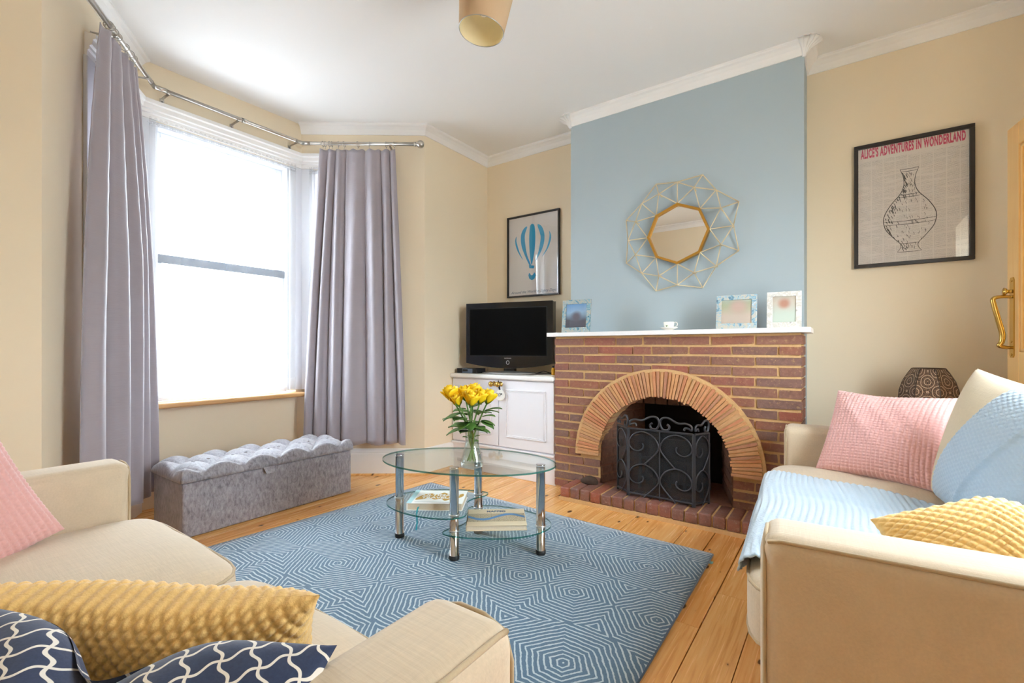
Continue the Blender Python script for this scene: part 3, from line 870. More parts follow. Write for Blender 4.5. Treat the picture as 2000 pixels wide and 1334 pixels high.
# brown lump on the hearth
mb = MB(); P = []
for i in range(13):
    th = PI * i / 12; row = []
    for j in range(18):
        ph = 2 * PI * j / 18
        x = -math.cos(th) * 0.062; r = math.sin(th) ** 0.8 * 0.036
        if x < 0: r *= 1.0 + x * 8.5; 
        r = max(r, 0.0)
        row.append((x, r * math.cos(ph) * 0.9, max(0.0, 0.012 + r * 1.15 * math.sin(ph))))
    P.append(row)
mb.grid(P, wrap_v=True)
lump = obj('hedgehog_ornament', mb, 'stone', smooth=True, loc=(-1.395, 2.868, 0.091), rot=(0, 0, 0.1))
lump.name = 'rounded_ornament'
tag(lump, 'small dark brown rounded lump sitting on the left end of the hearth bricks', 'ornament')
# ------------------------------------------------------------------ helper: build in world coordinates under a thing
def wobj(root, name, mb, mats, parent=None, **kw):
    Mi = (Matrix.Translation(root.location) @ root.rotation_euler.to_matrix().to_4x4()).inverted()
    mb.v = [tuple(Mi @ Vector(p)) for p in mb.v]
    return obj(name, mb, mats, parent or root, **kw)

# ------------------------------------------------------------------ curtain pole
ROD_Z, OFF = 2.588, 0.10
rp = offset_path([O_L, I_L, I_R, O_R], OFF)
CPole = thing('curtain_pole', 'brushed steel curtain pole bent around the bay with a ball finial', 'curtain pole', (-3.4, 1.525, ROD_Z))
ends = [rp[0] + (rp[1] - rp[0]).normalized() * 0.02, rp[1], rp[2], rp[3] - (rp[3] - rp[2]).normalized() * 0.055]
for i in range(3):
    a, b = ends[i], ends[i + 1]
    wobj(CPole, 'pole', MB().tube([(a.x, a.y, ROD_Z), (b.x, b.y, ROD_Z)], 0.0125, 14), 'nickel', smooth=True)
    d = (b - a).normalized()
    if i == 1: wobj(CPole, 'pole_joint', MB().tube([(a.x + d.x * 0.5, a.y + d.y * 0.5, ROD_Z), (a.x + d.x * 0.53, a.y + d.y * 0.53, ROD_Z)], 0.0155, 14), 'nickel', smooth=True)
for i in (1, 2):
    p = ends[i]; u0 = (ends[i - 1] - p).normalized(); u1 = (ends[i + 1] - p).normalized()
    wobj(CPole, 'corner_joint', MB().tube([(p.x + u0.x * 0.06, p.y + u0.y * 0.06, ROD_Z), (p.x, p.y, ROD_Z), (p.x + u1.x * 0.06, p.y + u1.y * 0.06, ROD_Z)], 0.0142, 14), 'nickel', smooth=True)
for e, d in ((ends[3], (ends[3] - ends[2]).normalized()), (ends[0], (ends[0] - ends[1]).normalized())):
    T = Matrix.Translation((e.x, e.y, ROD_Z)) @ Matrix.Rotation(math.atan2(d.y, d.x), 4, 'Z') @ Matrix.Rotation(PI / 2, 4, 'Y')
    wobj(CPole, 'finial', MB().lathe([(0.0125, -0.01), (0.017, -0.005), (0.017, 0.006), (0.010, 0.010), (0.018, 0.016), (0.026, 0.027), (0.029, 0.040), (0.026, 0.054), (0.017, 0.064), (0.006, 0.068), (0.0, 0.0685)], 20, T=T), 'nickel', smooth=True)
def bracket(p, q, s):
    """wall plate and arm at distance s along the wall p->q (interior on the right)"""
    d = (Vector(q) - Vector(p)).normalized(); n = Vector((d.y, -d.x)); w = Vector(p) + d * s
    T = Matrix.Translation((w.x, w.y, 0)) @ Matrix.Rotation(math.atan2(d.y, d.x), 4, 'Z')
    m = MB(); m.box(-0.012, 0.012, -0.004, 0.0, ROD_Z - 0.075, ROD_Z - 0.012, T=T)
    m.box(-0.008, 0.008, -OFF, 0.0, ROD_Z - 0.018, ROD_Z - 0.013, T=T); m.box(-0.008, 0.008, -OFF - 0.014, -OFF + 0.014, ROD_Z - 0.018, ROD_Z - 0.011, T=T)
    b = wobj(CPole, 'bracket', m, 'nickel', bevel=0.0015)
    c = MB()
    for zz in (-0.058, -0.032): c.lathe([(0.0045, 0), (0.003, 0.003), (0, 0.0035)], 8, T=T @ Matrix.Translation((0, -0.0035, ROD_Z + zz)) @ Matrix.Rotation(PI / 2, 4, 'X'))
    wobj(CPole, 'screw', c, 'iron', b)
bracket(I_L, I_R, 0.12); bracket(I_L, I_R, 0.53); bracket(I_L, I_R, 0.95)
bracket(O_L, I_L, 0.40); bracket(O_L, I_L, 0.78); bracket(I_R, O_R, 0.72)

# ------------------------------------------------------------------ curtains
def curtain(name, label, p, d, n, top, bot, ztop, zhem, folds, seed, wid_pow, ring_s):
    """p origin on the pole line, d along, n into the room; top / bot = (s0, s1) extents at heading and hem"""
    r = random.Random(seed); NU, NV = 190, 60
    d = Vector((d.x, d.y, 0)); n = Vector((n.x, n.y, 0)); p = Vector((p.x, p.y, 0))
    P = []
    ph = [(c, w, a) for c, w, a in folds]
    for i in range(NU + 1):
        s = i / NU; row = []
        for j in range(NV + 1):
            t = j / NV
            k = 1 - (1 - t) ** wid_pow
            a = top[0] + (bot[0] - top[0]) * k; b = top[1] + (bot[1] - top[1]) * k
            off = 0.0; sh = 0.0
            for c, w, am in ph:
                cc = c + 0.012 * math.sin(3.1 * t + c * 17)
                x = (s - cc) / w
                g = math.exp(-x * x)
                off += am * g * (0.35 + 0.65 * min(1, t * 2.2)) * (1 + 0.12 * math.sin(5 * t + c * 9))
                sh += am * 0.35 * g * x * (0.4 + 0.6 * t)
            off += 0.002 * math.sin(s * 57 + 3 * t) * t + 0.0012 * math.sin(t * 90 + s * 20) * (1 - t)
            z = ztop - (ztop - zhem) * t
            if j == 0: z -= 0.012 * (1 - math.cos(s * 2 * PI * (len(ring_s) - 1))) * 0.5
            if j == NV: z += 0.006 * math.sin(s * 23)
            q = p + d * (a + (b - a) * s + sh) + n * off
            row.append((q.x, q.y, z))
        P.append(row)
    root = thing(name, label, 'curtain', (p.x + d.x * (bot[0] + bot[1]) / 2, p.y + d.y * (bot[0] + bot[1]) / 2, zhem))
    mb = MB().grid(P)
    c = wobj(root, 'curtain_panel', mb, 'curtain', smooth=True)
    so = c.modifiers.new('thickness', 'SOLIDIFY'); so.thickness = 0.003
    for s in ring_s:
        q = p + d * s
        T = Matrix.Translation((q.x, q.y, ROD_Z - 0.005)) @ Matrix.Rotation(math.atan2(d.y, d.x) + r.uniform(-0.35, 0.35), 4, 'Z') @ Matrix.Rotation(PI / 2, 4, 'Y')
        pts = [T @ Vector((0.020 * math.cos(a * PI / 10), 0.020 * math.sin(a * PI / 10), 0)) for a in range(20)]
        m = MB().tube(pts, 0.0022, 6, closed=True)
        m.tube([(q.x, q.y, ROD_Z - 0.025), (q.x + 0.003, q.y, ROD_Z - 0.034), (q.x, q.y, ROD_Z - 0.045)], 0.0015, 5)
        wobj(root, 'curtain_ring', m, 'nickel', smooth=True)
    return root
dR = (rp[3] - rp[2]).normalized(); nR = Vector((dR.y, -dR.x))
foldsR = [(0.02, 0.030, 0.030), (0.08, 0.022, -0.030), (0.14, 0.024, 0.032), (0.205, 0.020, -0.034), (0.275, 0.028, 0.036), (0.34, 0.018, -0.042), (0.47, 0.070, 0.036), (0.60, 0.025, -0.024), (0.70, 0.050, 0.042), (0.79, 0.018, -0.036), (0.86, 0.030, 0.032), (0.925, 0.016, -0.046), (0.975, 0.030, 0.030)]
s_of = lambda x: (x - rp[2].x) / dR.x
curtain('curtain', 'long grey slub curtain hanging right of the bright window, beside the television', rp[2], dR, nR,
        (s_of(-3.29), s_of(-2.83)), (s_of(-3.385), s_of(-2.765)), ROD_Z - 0.043, 0.262, foldsR, 3, 1.35,
        [s_of(x) for x in (-3.275, -3.26, -3.235, -3.22, -3.18, -3.145, -3.06, -2.99, -2.885, -2.835)])
dL = (rp[1] - rp[0]).normalized(); nL = Vector((dL.y, -dL.x))
s_l = lambda x: (x - rp[0].x) / dL.x
foldsL = [(0.03, 0.05, -0.012), (0.15, 0.07, 0.040), (0.30, 0.022, -0.040), (0.42, 0.07, 0.045), (0.555, 0.022, -0.040), (0.66, 0.05, 0.042), (0.76, 0.02, -0.032), (0.84, 0.03, 0.030), (0.905, 0.02, -0.025), (0.97, 0.03, 0.028)]
curtain('curtain', 'long grey slub curtain hanging left of the bright window, behind the sofa arm', rp[0], dL, nL,
        (s_l(-2.86), s_l(-3.17)), (s_l(-2.72), s_l(-3.385)), ROD_Z - 0.043, 0.15, foldsL, 5, 2.6,
        [s_l(x) for x in (-2.925, -2.94, -2.97, -3.0, -3.07, -3.12, -3.16)])

# sheer net curtains
def sheer(name, label, p0, p1, s0, s1, y, z0, z1, n, seed):
    T, L = seg_T(p0, p1); r = random.Random(seed); P = []
    NU, NV = 240, 26
    fz = [(r.uniform(0, 1), r.uniform(0.006, 0.02), r.uniform(-0.012, 0.012)) for _ in range(n)]
    for i in range(NU + 1):
        u = i / NU; row = []
        for j in range(NV + 1):
            t = j / NV
            o = sum(a * math.exp(-((u - c - 0.01 * t) / w) ** 2) for c, w, a in fz) + 0.0025 * math.sin(u * 130 + 2 * t)
            if t < 0.04: o += 0.004 * math.sin(u * 420)
            zz = z1 + (z0 - z1) * t
            row.append(tuple(T @ Vector((s0 + (s1 - s0) * u, y + o, zz))))
        P.append(row)
    root = thing(name, label, 'net curtain', tuple(T @ Vector(((s0 + s1) / 2, y, z0))))
    wobj(root, 'net_panel', MB().grid(P), 'sheer', smooth=True)
    Q = [[(q[0], q[1], q[2]) for q in row] for row in [[rw[-1], (rw[-1][0], rw[-1][1], rw[-1][2] + 0.09)] for rw in P]]
    nn = T.to_3x3() @ Vector((0, -0.003, 0))
    Q = [[(q[0] + nn.x, q[1] + nn.y, q[2]) for q in row] for row in Q]
    wobj(root, 'hem', MB().grid(Q), 'sheer', smooth=True)
    H = [[(rw[0][0] + nn.x * k, rw[0][1] + nn.y * k, rw[0][2] + dz + 0.006 * math.sin(i * 0.9) * (dz > 0.01)) for k, dz in ((0.5, -0.03), (1.5, -0.012), (1.0, 0.004), (0.5, 0.022))] for i, rw in enumerate(P)]
    wobj(root, 'gathered_heading', MB().grid(H), 'sheer', smooth=True)
    a, b = T @ Vector((s0 - 0.01, y, z1 - 0.012)), T @ Vector((s1 + 0.01, y, z1 - 0.012))
    wobj(root, 'net_wire', MB().tube([a, b], 0.003, 6), 'upvc')
sheer('net_curtain', 'white sheer net curtain across the front window above the oak sill', I_L, I_R, 0.045, 0.985, -0.028, 0.69, 2.405, 16, 4)
sheer('net_curtain', 'white sheer net curtain on the angled window behind the right grey curtain', I_R, O_R, RS0 - 0.005, RS1 + 0.005, -0.024, 0.69, 2.405, 7, 8)
sheer('net_curtain', 'white sheer net curtain on the angled window behind the left grey curtain', O_L, I_L, Ll - RS1 - 0.005, Ll - RS0 + 0.005, -0.024, 0.69, 2.405, 7, 9)

# ------------------------------------------------------------------ ottoman
OT = thing('storage_ottoman', 'low grey crushed velvet storage ottoman with a buttoned lid under the window', 'ottoman', (-3.01, 1.5, 0))
X0, X1, Y0, Y1 = -3.22, -2.805, 0.985, 2.018
wobj(OT, 'box_body', MB().box(X0 + 0.004, X1 - 0.004, Y0 + 0.004, Y1 - 0.004, 0.002, 0.292), 'velvet', bevel=0.010, seg=3)
NX, NY = 44, 110; P = []
def puff(u, v):
    a = math.sin(PI * (u * 1.5 + v * 5)) * math.sin(PI * (u * 1.5 - v * 5 + 0.0))
    return abs(a) ** 0.5
for i in range(NX + 1):
    row = []
    for j in range(NY + 1):
        u, v = i / NX, j / NY
        e = min(u, 1 - u) * (X1 - X0); g = min(v, 1 - v) * (Y1 - Y0)
        q = min(e, g); rnd_ = math.sqrt(max(0, 1 - max(0, (0.03 - q) / 0.03) ** 2))
        seam = abs(math.sin(PI * (v * 5 - 0.0) + (PI * 0.5 if u < 0.5 else 0)))
        z = 0.308 + 0.026 * rnd_ + 0.040 * puff(u, v) * (0.25 + 0.75 * rnd_)
        k = 0.007 * (1 - rnd_)
        row.append((X0 - 0.006 + (X1 - X0 + 0.012) * u, Y0 - 0.006 + (Y1 - Y0 + 0.012) * v, z))
    P.append(row)
mb = MB().grid(P)
edge = [P[i][0] for i in range(NX + 1)] + [P[NX][j] for j in range(1, NY + 1)] + [P[i][NY] for i in range(NX - 1, -1, -1)] + [P[0][j] for j in range(NY - 1, 0, -1)]
ring_ = [[(x, y, z), (x, y, 0.296)] for x, y, z in edge]
mb.grid(ring_, wrap_u=True); n0 = len(mb.v)
mb.add([q[1] for q in ring_], [tuple(range(len(ring_)))])
me = merge_mesh(mb, 'lid'); me.materials.append(M['velvet'])
Mi = Matrix.Translation(OT.location).inverted(); me.transform(Mi)
lid = link('lid', me, None, OT, smooth=True); lid['label'] = 'tufted velvet lid'
for (bu, bv) in [(1 / 3, k / 5 + 0.1 * 0) for k in range(0)] + [(u_, v_) for u_ in (0.333, 0.667) for v_ in (0.1, 0.3, 0.5, 0.7, 0.9)] + [(0.5, k / 5) for k in range(1, 5)]:
    x, y = X0 + (X1 - X0) * bu, Y0 + (Y1 - Y0) * bv
    b0 = 0.332 + 0.040 * puff(bu, bv)
    wobj(OT, 'button', MB().lathe([(0.011, b0 - 0.004), (0.010, b0 + 0.003), (0.006, b0 + 0.006), (0.0, b0 + 0.007)], 10, (x, y, 0)), 'velvet', lid, smooth=True)
mb = MB(); mb.add([(X1 + 0.002, 1.40, 0.298), (X1 + 0.002, 1.47, 0.298), (X1 + 0.030, 1.462, 0.262), (X1 + 0.030, 1.408, 0.262), (X1 + 0.001, 1.462, 0.264), (X1 + 0.001, 1.408, 0.264)], [(0, 1, 2, 3), (3, 2, 4, 5)])
pt = wobj(OT, 'pull_tab', mb, 'velvet', lid); pt.modifiers.new('t', 'SOLIDIFY').thickness = 0.003

# ------------------------------------------------------------------ rug
cor = [(-2.60, 0.80), (-0.49, 0.80), (-0.51, 2.395), (-2.485, 2.47)]
mb = MB(); N = 40; P = []
for i in range(N + 1):
    u = i / N; row = []
    for j in range(N + 1):
        v = j / N
        x = (cor[0][0] * (1 - u) + cor[1][0] * u) * (1 - v) + (cor[3][0] * (1 - u) + cor[2][0] * u) * v
        y = (cor[0][1] * (1 - u) + cor[1][1] * u) * (1 - v) + (cor[3][1] * (1 - u) + cor[2][1] * u) * v
        row.append((x, y, 0.011 + 0.0012 * math.sin(x * 5 + 1) * math.sin(y * 7)))
    P.append(row)
mb.grid(P)
rug = obj('rug', mb, 'rug', smooth=True); rug.modifiers.new('pile', 'SOLIDIFY').thickness = 0.010
tag(rug, 'blue rug woven with fine concentric white lines on the pine floor', 'rug')
bd = MB().tube([(x, y, 0.0055) for x, y in cor], 0.0055, 8, closed=True); obj('bound_edge', bd, 'rug_edge', rug, smooth=True)
obj('care_tag', MB().box(-0.512, -0.492, 2.30, 2.325, 0.001, 0.003), 'rug_tag', rug)

# ------------------------------------------------------------------ alcove cabinet
CB = thing('alcove_cabinet', 'white two door cupboard built into the alcove left of the fireplace', 'cabinet', (-2.21, 3.19, 0))
cx0, cx1 = -2.716, -1.704
wobj(CB, 'carcass', MB().box(cx0, cx1, 2.965, 3.432, 0.0, 0.758), 'cabinet')
m = MB().box(cx0, cx1, 2.950, 2.966, 0.0, 0.205); m.box(cx0, cx1, 2.935, 2.966, 0.205, 0.222)
wobj(CB, 'plinth', m, 'cabinet', bevel=0.004)
wobj(CB, 'cabinet_top', MB().box(cx0, cx1, 2.918, 3.432, 0.760, 0.795), 'trim', bevel=0.010, seg=3)
def cab_door(a, b):
    z0, z1 = 0.232, 0.752
    d = wobj(CB, 'door', MB().box(a, b, 2.945, 2.965, z0, z1), 'cabinet', bevel=0.003)
    ins = 0.068
    for r_, w_, yy in ((0.0, 0.010, 2.936), (0.012, 0.007, 2.940)):
        xa, xb, za, zb = a + ins + r_, b - ins - r_, z0 + ins + 0.01 + r_, z1 - ins - r_
        q = MB(); q.box(xa, xb, yy, 2.947, zb - w_, zb); q.box(xa, xb, yy, 2.947, za, za + w_); q.box(xa, xa + w_, yy, 2.947, za, zb); q.box(xb - w_, xb, yy, 2.947, za, zb)
        wobj(CB, 'panel_moulding', q, 'cabinet', d, bevel=0.002)
    return d
dA = cab_door(-2.706, -2.223); dB = cab_door(-2.214, -1.714)
for dd, kx in ((dA, -2.262), (dB, -2.196)):
    T = Matrix.Translation((kx, 2.945, 0.722)) @ Matrix.Rotation(PI / 2, 4, 'X')
    wobj(CB, 'knob', MB().lathe([(0.020, 0), (0.018, 0.004), (0.009, 0.010), (0.008, 0.022), (0.014, 0.030), (0.021, 0.038), (0.022, 0.046), (0.016, 0.055), (0.0, 0.058)], 18, T=T), 'brass', dd, smooth=True)
# round hanging ornament
HO = thing('hanging_ornament', 'round white ornament with dark marks hanging from the cupboard knob', 'ornament', (-2.186, 2.918, 0.595))
T = Matrix.Translation((-2.186, 2.930, 0.636)) @ Matrix.Rotation(PI / 2, 4, 'X')
wobj(HO, 'disc', MB().lathe([(0.0, 0), (0.040, 0.0), (0.044, 0.004), (0.044, 0.010), (0.040, 0.014), (0.0, 0.0145)], 28, T=T), 'china', smooth=False)
wobj(HO, 'cord', MB().tube([(-2.189, 2.922, 0.678), (-2.199, 2.915, 0.712), (-2.196, 2.910, 0.748), (-2.186, 2.912, 0.740), (-2.184, 2.920, 0.679)], 0.004, 6), 'ink')
q = MB()
q.tube([(-2.217, 2.914, 0.640), (-2.217, 2.914, 0.652), (-2.206, 2.914, 0.652), (-2.209, 2.914, 0.640)], 0.0016, 5)
q.tube([(-2.192, 2.914, 0.626), (-2.196, 2.914, 0.648), (-2.186, 2.914, 0.654), (-2.178, 2.914, 0.646), (-2.180, 2.914, 0.628)], 0.0016, 5)
q.prism([(-2.168, 0.640), (-2.160, 0.649), (-2.163, 0.654), (-2.168, 0.650), (-2.173, 0.654), (-2.176, 0.649)], 2.913, 2.917)
wobj(HO, 'mark', q, 'ink')

# ------------------------------------------------------------------ television and bits on the cabinet
TV = thing('television', 'black flat screen television on a silver stand on the white cupboard', 'television', (-2.235, 3.115, 0.796), 0.23)
hw = 0.383
def tv_shape(g=0.0, bow=0.040, x=hw):
    top, bot = 0.585 - g, 0.085 + g
    pts = [(-x + g, top), (x - g, top)]
    nb = 14
    pts += [((x - g) * (1 - 2 * i / nb), bot - (bow) * (1 - (1 - 2 * i / nb) ** 2)) for i in range(nb + 1)]
    return [(p[0], p[1]) for p in pts][::-1]
obj('casing', MB().prism(tv_shape(), -0.030, 0.050), 'black_plastic', TV, bevel=0.010, seg=3)
obj('casing_back', MB().box(-0.25, 0.25, 0.048, 0.11, 0.14, 0.50), 'matt_black', TV, bevel=0.02)
obj('screen', MB().box(-0.345, 0.330, -0.0325, -0.02, 0.150, 0.535), 'screen', TV)
q = MB()
for a, b, c, d in ((-0.352, 0.337, 0.535, 0.541), (-0.352, 0.337, 0.143, 0.150)): q.box(a, b, -0.0335, -0.025, c, d)
q.box(-0.352, -0.345, -0.0335, -0.025, 0.143, 0.541); q.box(0.330, 0.337, -0.0335, -0.025, 0.143, 0.541)
obj('screen_bezel', q, 'matt_black', TV)
low = [(hw * 0.96 * (1 - 2 * i / 20), -0.010, 0.087 - 0.040 * (1 - (1 - 2 * i / 20) ** 2)) for i in range(21)]
obj('silver_trim', MB().tube(low, 0.0045, 6), 'silver', TV, smooth=True)
T = Matrix.Translation((0, -0.031, 0.092)) @ Matrix.Rotation(PI / 2, 4, 'X')
obj('power_button', MB().tube([T @ Vector((0.0125 * math.cos(a * PI / 12), 0.0150 * math.sin(a * PI / 12), 0.002)) for a in range(24)], 0.0022, 6, closed=True), 'silver', TV, smooth=True)
tm = text_mesh('SAMSUNG', 0.013, spacing=1.05); tm.transform(Matrix.Translation((0, -0.0335, 0.126)) @ Matrix.Rotation(PI / 2, 4, 'X'))
link('logo_lettering', tm, 'silver', TV)
obj('stand_neck', MB().box(-0.05, 0.05, 0.0, 0.04, 0.008, 0.10), 'black_plastic', TV, bevel=0.006)
T = Matrix.Translation((0, 0.0, 0)) @ Matrix.Diagonal((1, 0.42, 1, 1))
obj('stand_base', MB().lathe([(0.0, 0), (0.235, 0.0), (0.245, 0.004), (0.245, 0.009), (0.20, 0.014), (0.05, 0.022), (0, 0.022)], 40, T=T), 'silver', TV, smooth=True)
SB = thing('set_top_box', 'small black set top box at the left end of the white cupboard top', 'set-top box', (-2.58, 3.03, 0.7955))
obj('casing', MB().box(-0.10, 0.115, -0.06, 0.06, 0.0, 0.040), 'matt_black', SB, bevel=0.003)
obj('display', MB().box(-0.035, 0.02, -0.0615, -0.055, 0.016, 0.032), 'black_plastic', SB)
obj('front_panel', MB().box(-0.04, 0.07, -0.0608, -0.055, 0.002, 0.0385), 'slate', SB)
RT = thing('router_box', 'black box with a glint squeezed between the television and the brickwork', 'router', (-1.775, 3.22, 0.7955))
obj('casing', MB().box(-0.045, 0.06, -0.05, 0.05, 0.0, 0.075), 'matt_black', RT, bevel=0.004)
obj('indicator_light', MB().box(-0.040, -0.034, -0.052, -0.049, 0.01, 0.016), 'china', RT)
AB = thing('amber_bottle', 'small amber tube standing behind the right end of the television', 'bottle', (-1.845, 3.16, 0.7955))
obj('body', MB().lathe([(0.0, 0), (0.014, 0.0), (0.015, 0.003), (0.015, 0.046), (0.008, 0.054), (0.008, 0.058)], 14), 'amber', AB, smooth=True)
obj('cap', MB().lathe([(0.009, 0.057), (0.009, 0.070), (0.0, 0.071)], 12), 'black_plastic', AB, smooth=True)
tag(obj('paper_sheet', MB().box(-1.90, -1.735, 2.95, 3.07, 0.7955, 0.799), 'paper'), 'white folded paper lying at the right end of the cupboard top', 'paper')
for k, (lab, pts) in enumerate((('black cable looping across the cupboard top behind the stand', [(-2.15, 3.24, 0.800), (-2.05, 3.20, 0.806), (-1.97, 3.12, 0.806), (-1.90, 3.10, 0.812), (-1.86, 3.22, 0.802), (-1.80, 3.30, 0.800)]),
        ('thin black cable lying nearer the amber tube', [(-2.05, 3.25, 0.800), (-1.98, 3.22, 0.815), (-1.93, 3.16, 0.822), (-1.88, 3.19, 0.808), (-1.83, 3.26, 0.800)]))):
    tag(obj('cable', MB().tube(spline(pts, 6, False), 0.0035, 6), 'matt_black', smooth=True), lab, 'cable')
# ------------------------------------------------------------------ pictures
def stroke(mb, pts, w, y0, y1):
    P = [Vector(p) for p in pts]; L, R_ = [], []
    for i, p in enumerate(P):
        t = (P[min(i + 1, len(P) - 1)] - P[max(i - 1, 0)])
        if t.length < 1e-9: t = Vector((1, 0))
        t.normalize(); n = Vector((-t.y, t.x))
        k = w * (0.45 + 0.55 * math.sin(PI * (i + 0.5) / len(P)))
        L.append(p + n * k / 2); R_.append(p - n * k / 2)
    for i in range(len(P) - 1):
        mb.prism([tuple(R_[i]), tuple(R_[i + 1]), tuple(L[i + 1]), tuple(L[i])], y0, y1)
    return mb
def picture(name, label, x0, x1, z0, z1, bw, paper, depth=0.025, ywall=YB):
    w, h = x1 - x0, z1 - z0
    r = thing(name, label, 'picture', (x0, ywall, z0))
    q = MB(); q.box(0, w, -depth, -0.002, 0, bw); q.box(0, w, -depth, -0.002, h - bw, h); q.box(0, bw, -depth, -0.002, bw, h - bw); q.box(w - bw, w, -depth, -0.002, bw, h - bw)
    obj('picture_frame', q, 'black_frame', r, bevel=0.002)
    pr_ = obj('print', MB().box(bw, w - bw, -0.008, -0.004, bw, h - bw), paper, r)
    obj('picture_glass', MB().box(bw, w - bw, -0.0165, -0.0145, bw, h - bw), 'picture_glass', r)
    return r, pr_, w, h
M['print_grey'] = plain('print_grey', rgb(222, 218, 214), 0.7, var=0.01)
B, bp, bwid, bhei = picture('balloon_picture', 'black framed print of a blue striped hot air balloon above the television', -2.475, -1.934, 1.458, 2.181, 0.014, 'print_grey')
bw = 0.014
def uvb(x, y):
    u = (x - 325) / 560.0; t = 300 - 100 * u; b = 1200 - 40 * u
    return (bw + u * (bwid - 2 * bw), bhei - bw - (y - t) / (b - t) * (bhei - 2 * bw))
shapes = [[(415, 495), (398, 545), (408, 615), (438, 690), (490, 770), (450, 680), (428, 610), (413, 550)],
          [(540, 383), (500, 405), (468, 480), (470, 590), (500, 690), (560, 825), (582, 830), (540, 720), (518, 600), (512, 480)],
          [(577, 365), (563, 490), (565, 640), (578, 780), (590, 830), (603, 780), (626, 640), (632, 480), (618, 363)],
          [(655, 362), (700, 378), (731, 460), (730, 560), (700, 665), (640, 780), (618, 832), (655, 720), (681, 600), (690, 490)],
          [(785, 435), (804, 485), (800, 550), (770, 640), (708, 735), (755, 640), (780, 550), (788, 490)],
          [(558, 832), (622, 838), (614, 872), (564, 870)]]
for i, s_ in enumerate(shapes):
    pts = [uvb(*p) for p in s_]
    if i < 5: pts = [tuple(p) for p in spline(pts, 4)]
    obj('balloon_stripe' if i < 5 else 'balloon_neck', MB().prism(pts[::-1], -0.0086, -0.0078), 'cyan', bp)
bk = [uvb(*p) for p in ((553, 950), (562, 922), (575, 935), (582, 952), (600, 950), (622, 915), (637, 950), (622, 990), (592, 1010), (562, 990))]
obj('balloon_basket', MB().prism(bk[::-1], -0.0086, -0.0078), 'cyan', bp)
tm = text_mesh('Around the World in Eighty Days', 0.034, shear=0.35); tm.transform(Matrix.Translation((bwid / 2, -0.0082, bw + 0.030)) @ Matrix.Rotation(PI / 2, 4, 'X'))
link('caption', tm, 'slate', bp)

A_, ap, aw, ah = picture('text_poster', 'black framed poster of fine print columns under a red title on the right wall', 0.057, 0.571, 1.473, 2.190, 0.020, 'fineprint', 0.028)
tm = text_mesh("ALICE'S ADVENTURES IN WONDERLAND", 0.046, spacing=1.14, bold=0.0019)
xs = [v.co.x for v in tm.vertices]; sx = (aw - 0.065) / (max(xs) - min(xs))
tm.transform(Matrix.Translation((aw / 2, -0.0086, ah - 0.052)) @ Matrix.Rotation(PI / 2, 4, 'X') @ Matrix.Diagonal((sx, 1.55, 1, 1)))
link('title', tm, 'pinkink', ap)
# plain ink drawing of a hatched vase
def uva(x, y):
    u = (x - 150) / 915.0; t = 300 - 178 * u; b = 1245 - 78 * u
    return (0.02 + u * (aw - 0.04), ah - 0.02 - (y - t) / (b - t) * (ah - 0.04))
ink = MB(); Y0_, Y1_ = -0.0088, -0.0078
rr = random.Random(5)
vx, _z = uva(595, 700)
zt, zb = uva(595, 440)[1], uva(595, 1125)[1]
vp = [(0.0, 0.040), (0.03, 0.036), (0.10, 0.026), (0.20, 0.024), (0.30, 0.040), (0.42, 0.082), (0.56, 0.112), (0.70, 0.106), (0.82, 0.070), (0.90, 0.040), (0.95, 0.038), (1.0, 0.052)]
vs_ = [tuple(p) for p in spline(vp, 4, False)]
for s in (-1, 1): stroke(ink, [(vx + s * w, zt + (zb - zt) * t) for t, w in vs_], 0.0036, Y0_, Y1_)
for t, k in ((0.0, 0.2), (0.03, 0.2), (0.31, 0.10), (0.34, 0.10), (0.62, 0.12), (0.66, 0.12), (0.90, 0.12), (1.0, 0.12)):
    w = np.interp(t, [a_ for a_, _ in vs_], [b_ for _, b_ in vs_]); z = zt + (zb - zt) * t
    stroke(ink, [(vx - w + 2 * w * i / 10, z - k * w * 0.35 * math.sin(PI * i / 10)) for i in range(11)], 0.0028, Y0_, Y1_)
for i in range(210):
    t = rr.uniform(0.04, 0.97); w = np.interp(t, [a_ for a_, _ in vs_], [b_ for _, b_ in vs_])
    e = -1 + 2 * rr.random() ** 2.0
    if e > 0.85: continue
    z = zt + (zb - zt) * t; l = rr.uniform(0.008, 0.022); x = vx + e * w * 0.94
    stroke(ink, [(x, z), (x + 0.25 * l, z - 0.5 * l), (x + 0.7 * l * (0.3 - e * 0.3), z - l)], 0.0026 if e < -0.4 else 0.0016, Y0_, Y1_)
obj('ink_drawing', ink, 'ink', ap)

# ------------------------------------------------------------------ starburst mirror
MR = thing('wall_mirror', 'octagonal mirror in a gold frame ringed by geometric gold wires on the blue wall', 'mirror', (-0.887, BY, 1.760))
def ring_pts(r, off, y): return [Vector((r * math.cos(math.radians(off + 45 * k)), y, r * math.sin(math.radians(off + 45 * k)))) for k in range(8)]
A8, B8, C8, D8 = ring_pts(0.200, 90, -0.040), ring_pts(0.296, 67.5, -0.075), ring_pts(0.339, 90, -0.045), ring_pts(0.395, 67.5, -0.012)
q = MB()
for k in range(8):
    a0, a1 = math.radians(90 + 45 * k), math.radians(135 + 45 * k)
    P4 = lambda r, a, y: (r * math.cos(a), y, r * math.sin(a))
    vs = [P4(r, a, y) for a in (a0, a1) for r, y in ((0.186, -0.05), (0.202, -0.05), (0.202, -0.015), (0.186, -0.015))]
    q.add(vs, [(0, 1, 5, 4), (1, 2, 6, 5), (2, 3, 7, 6), (3, 0, 4, 7)])
obj('octagon_frame', q, 'gold', MR)
TI = Matrix.Rotation(math.radians(-0.6), 4, 'X')
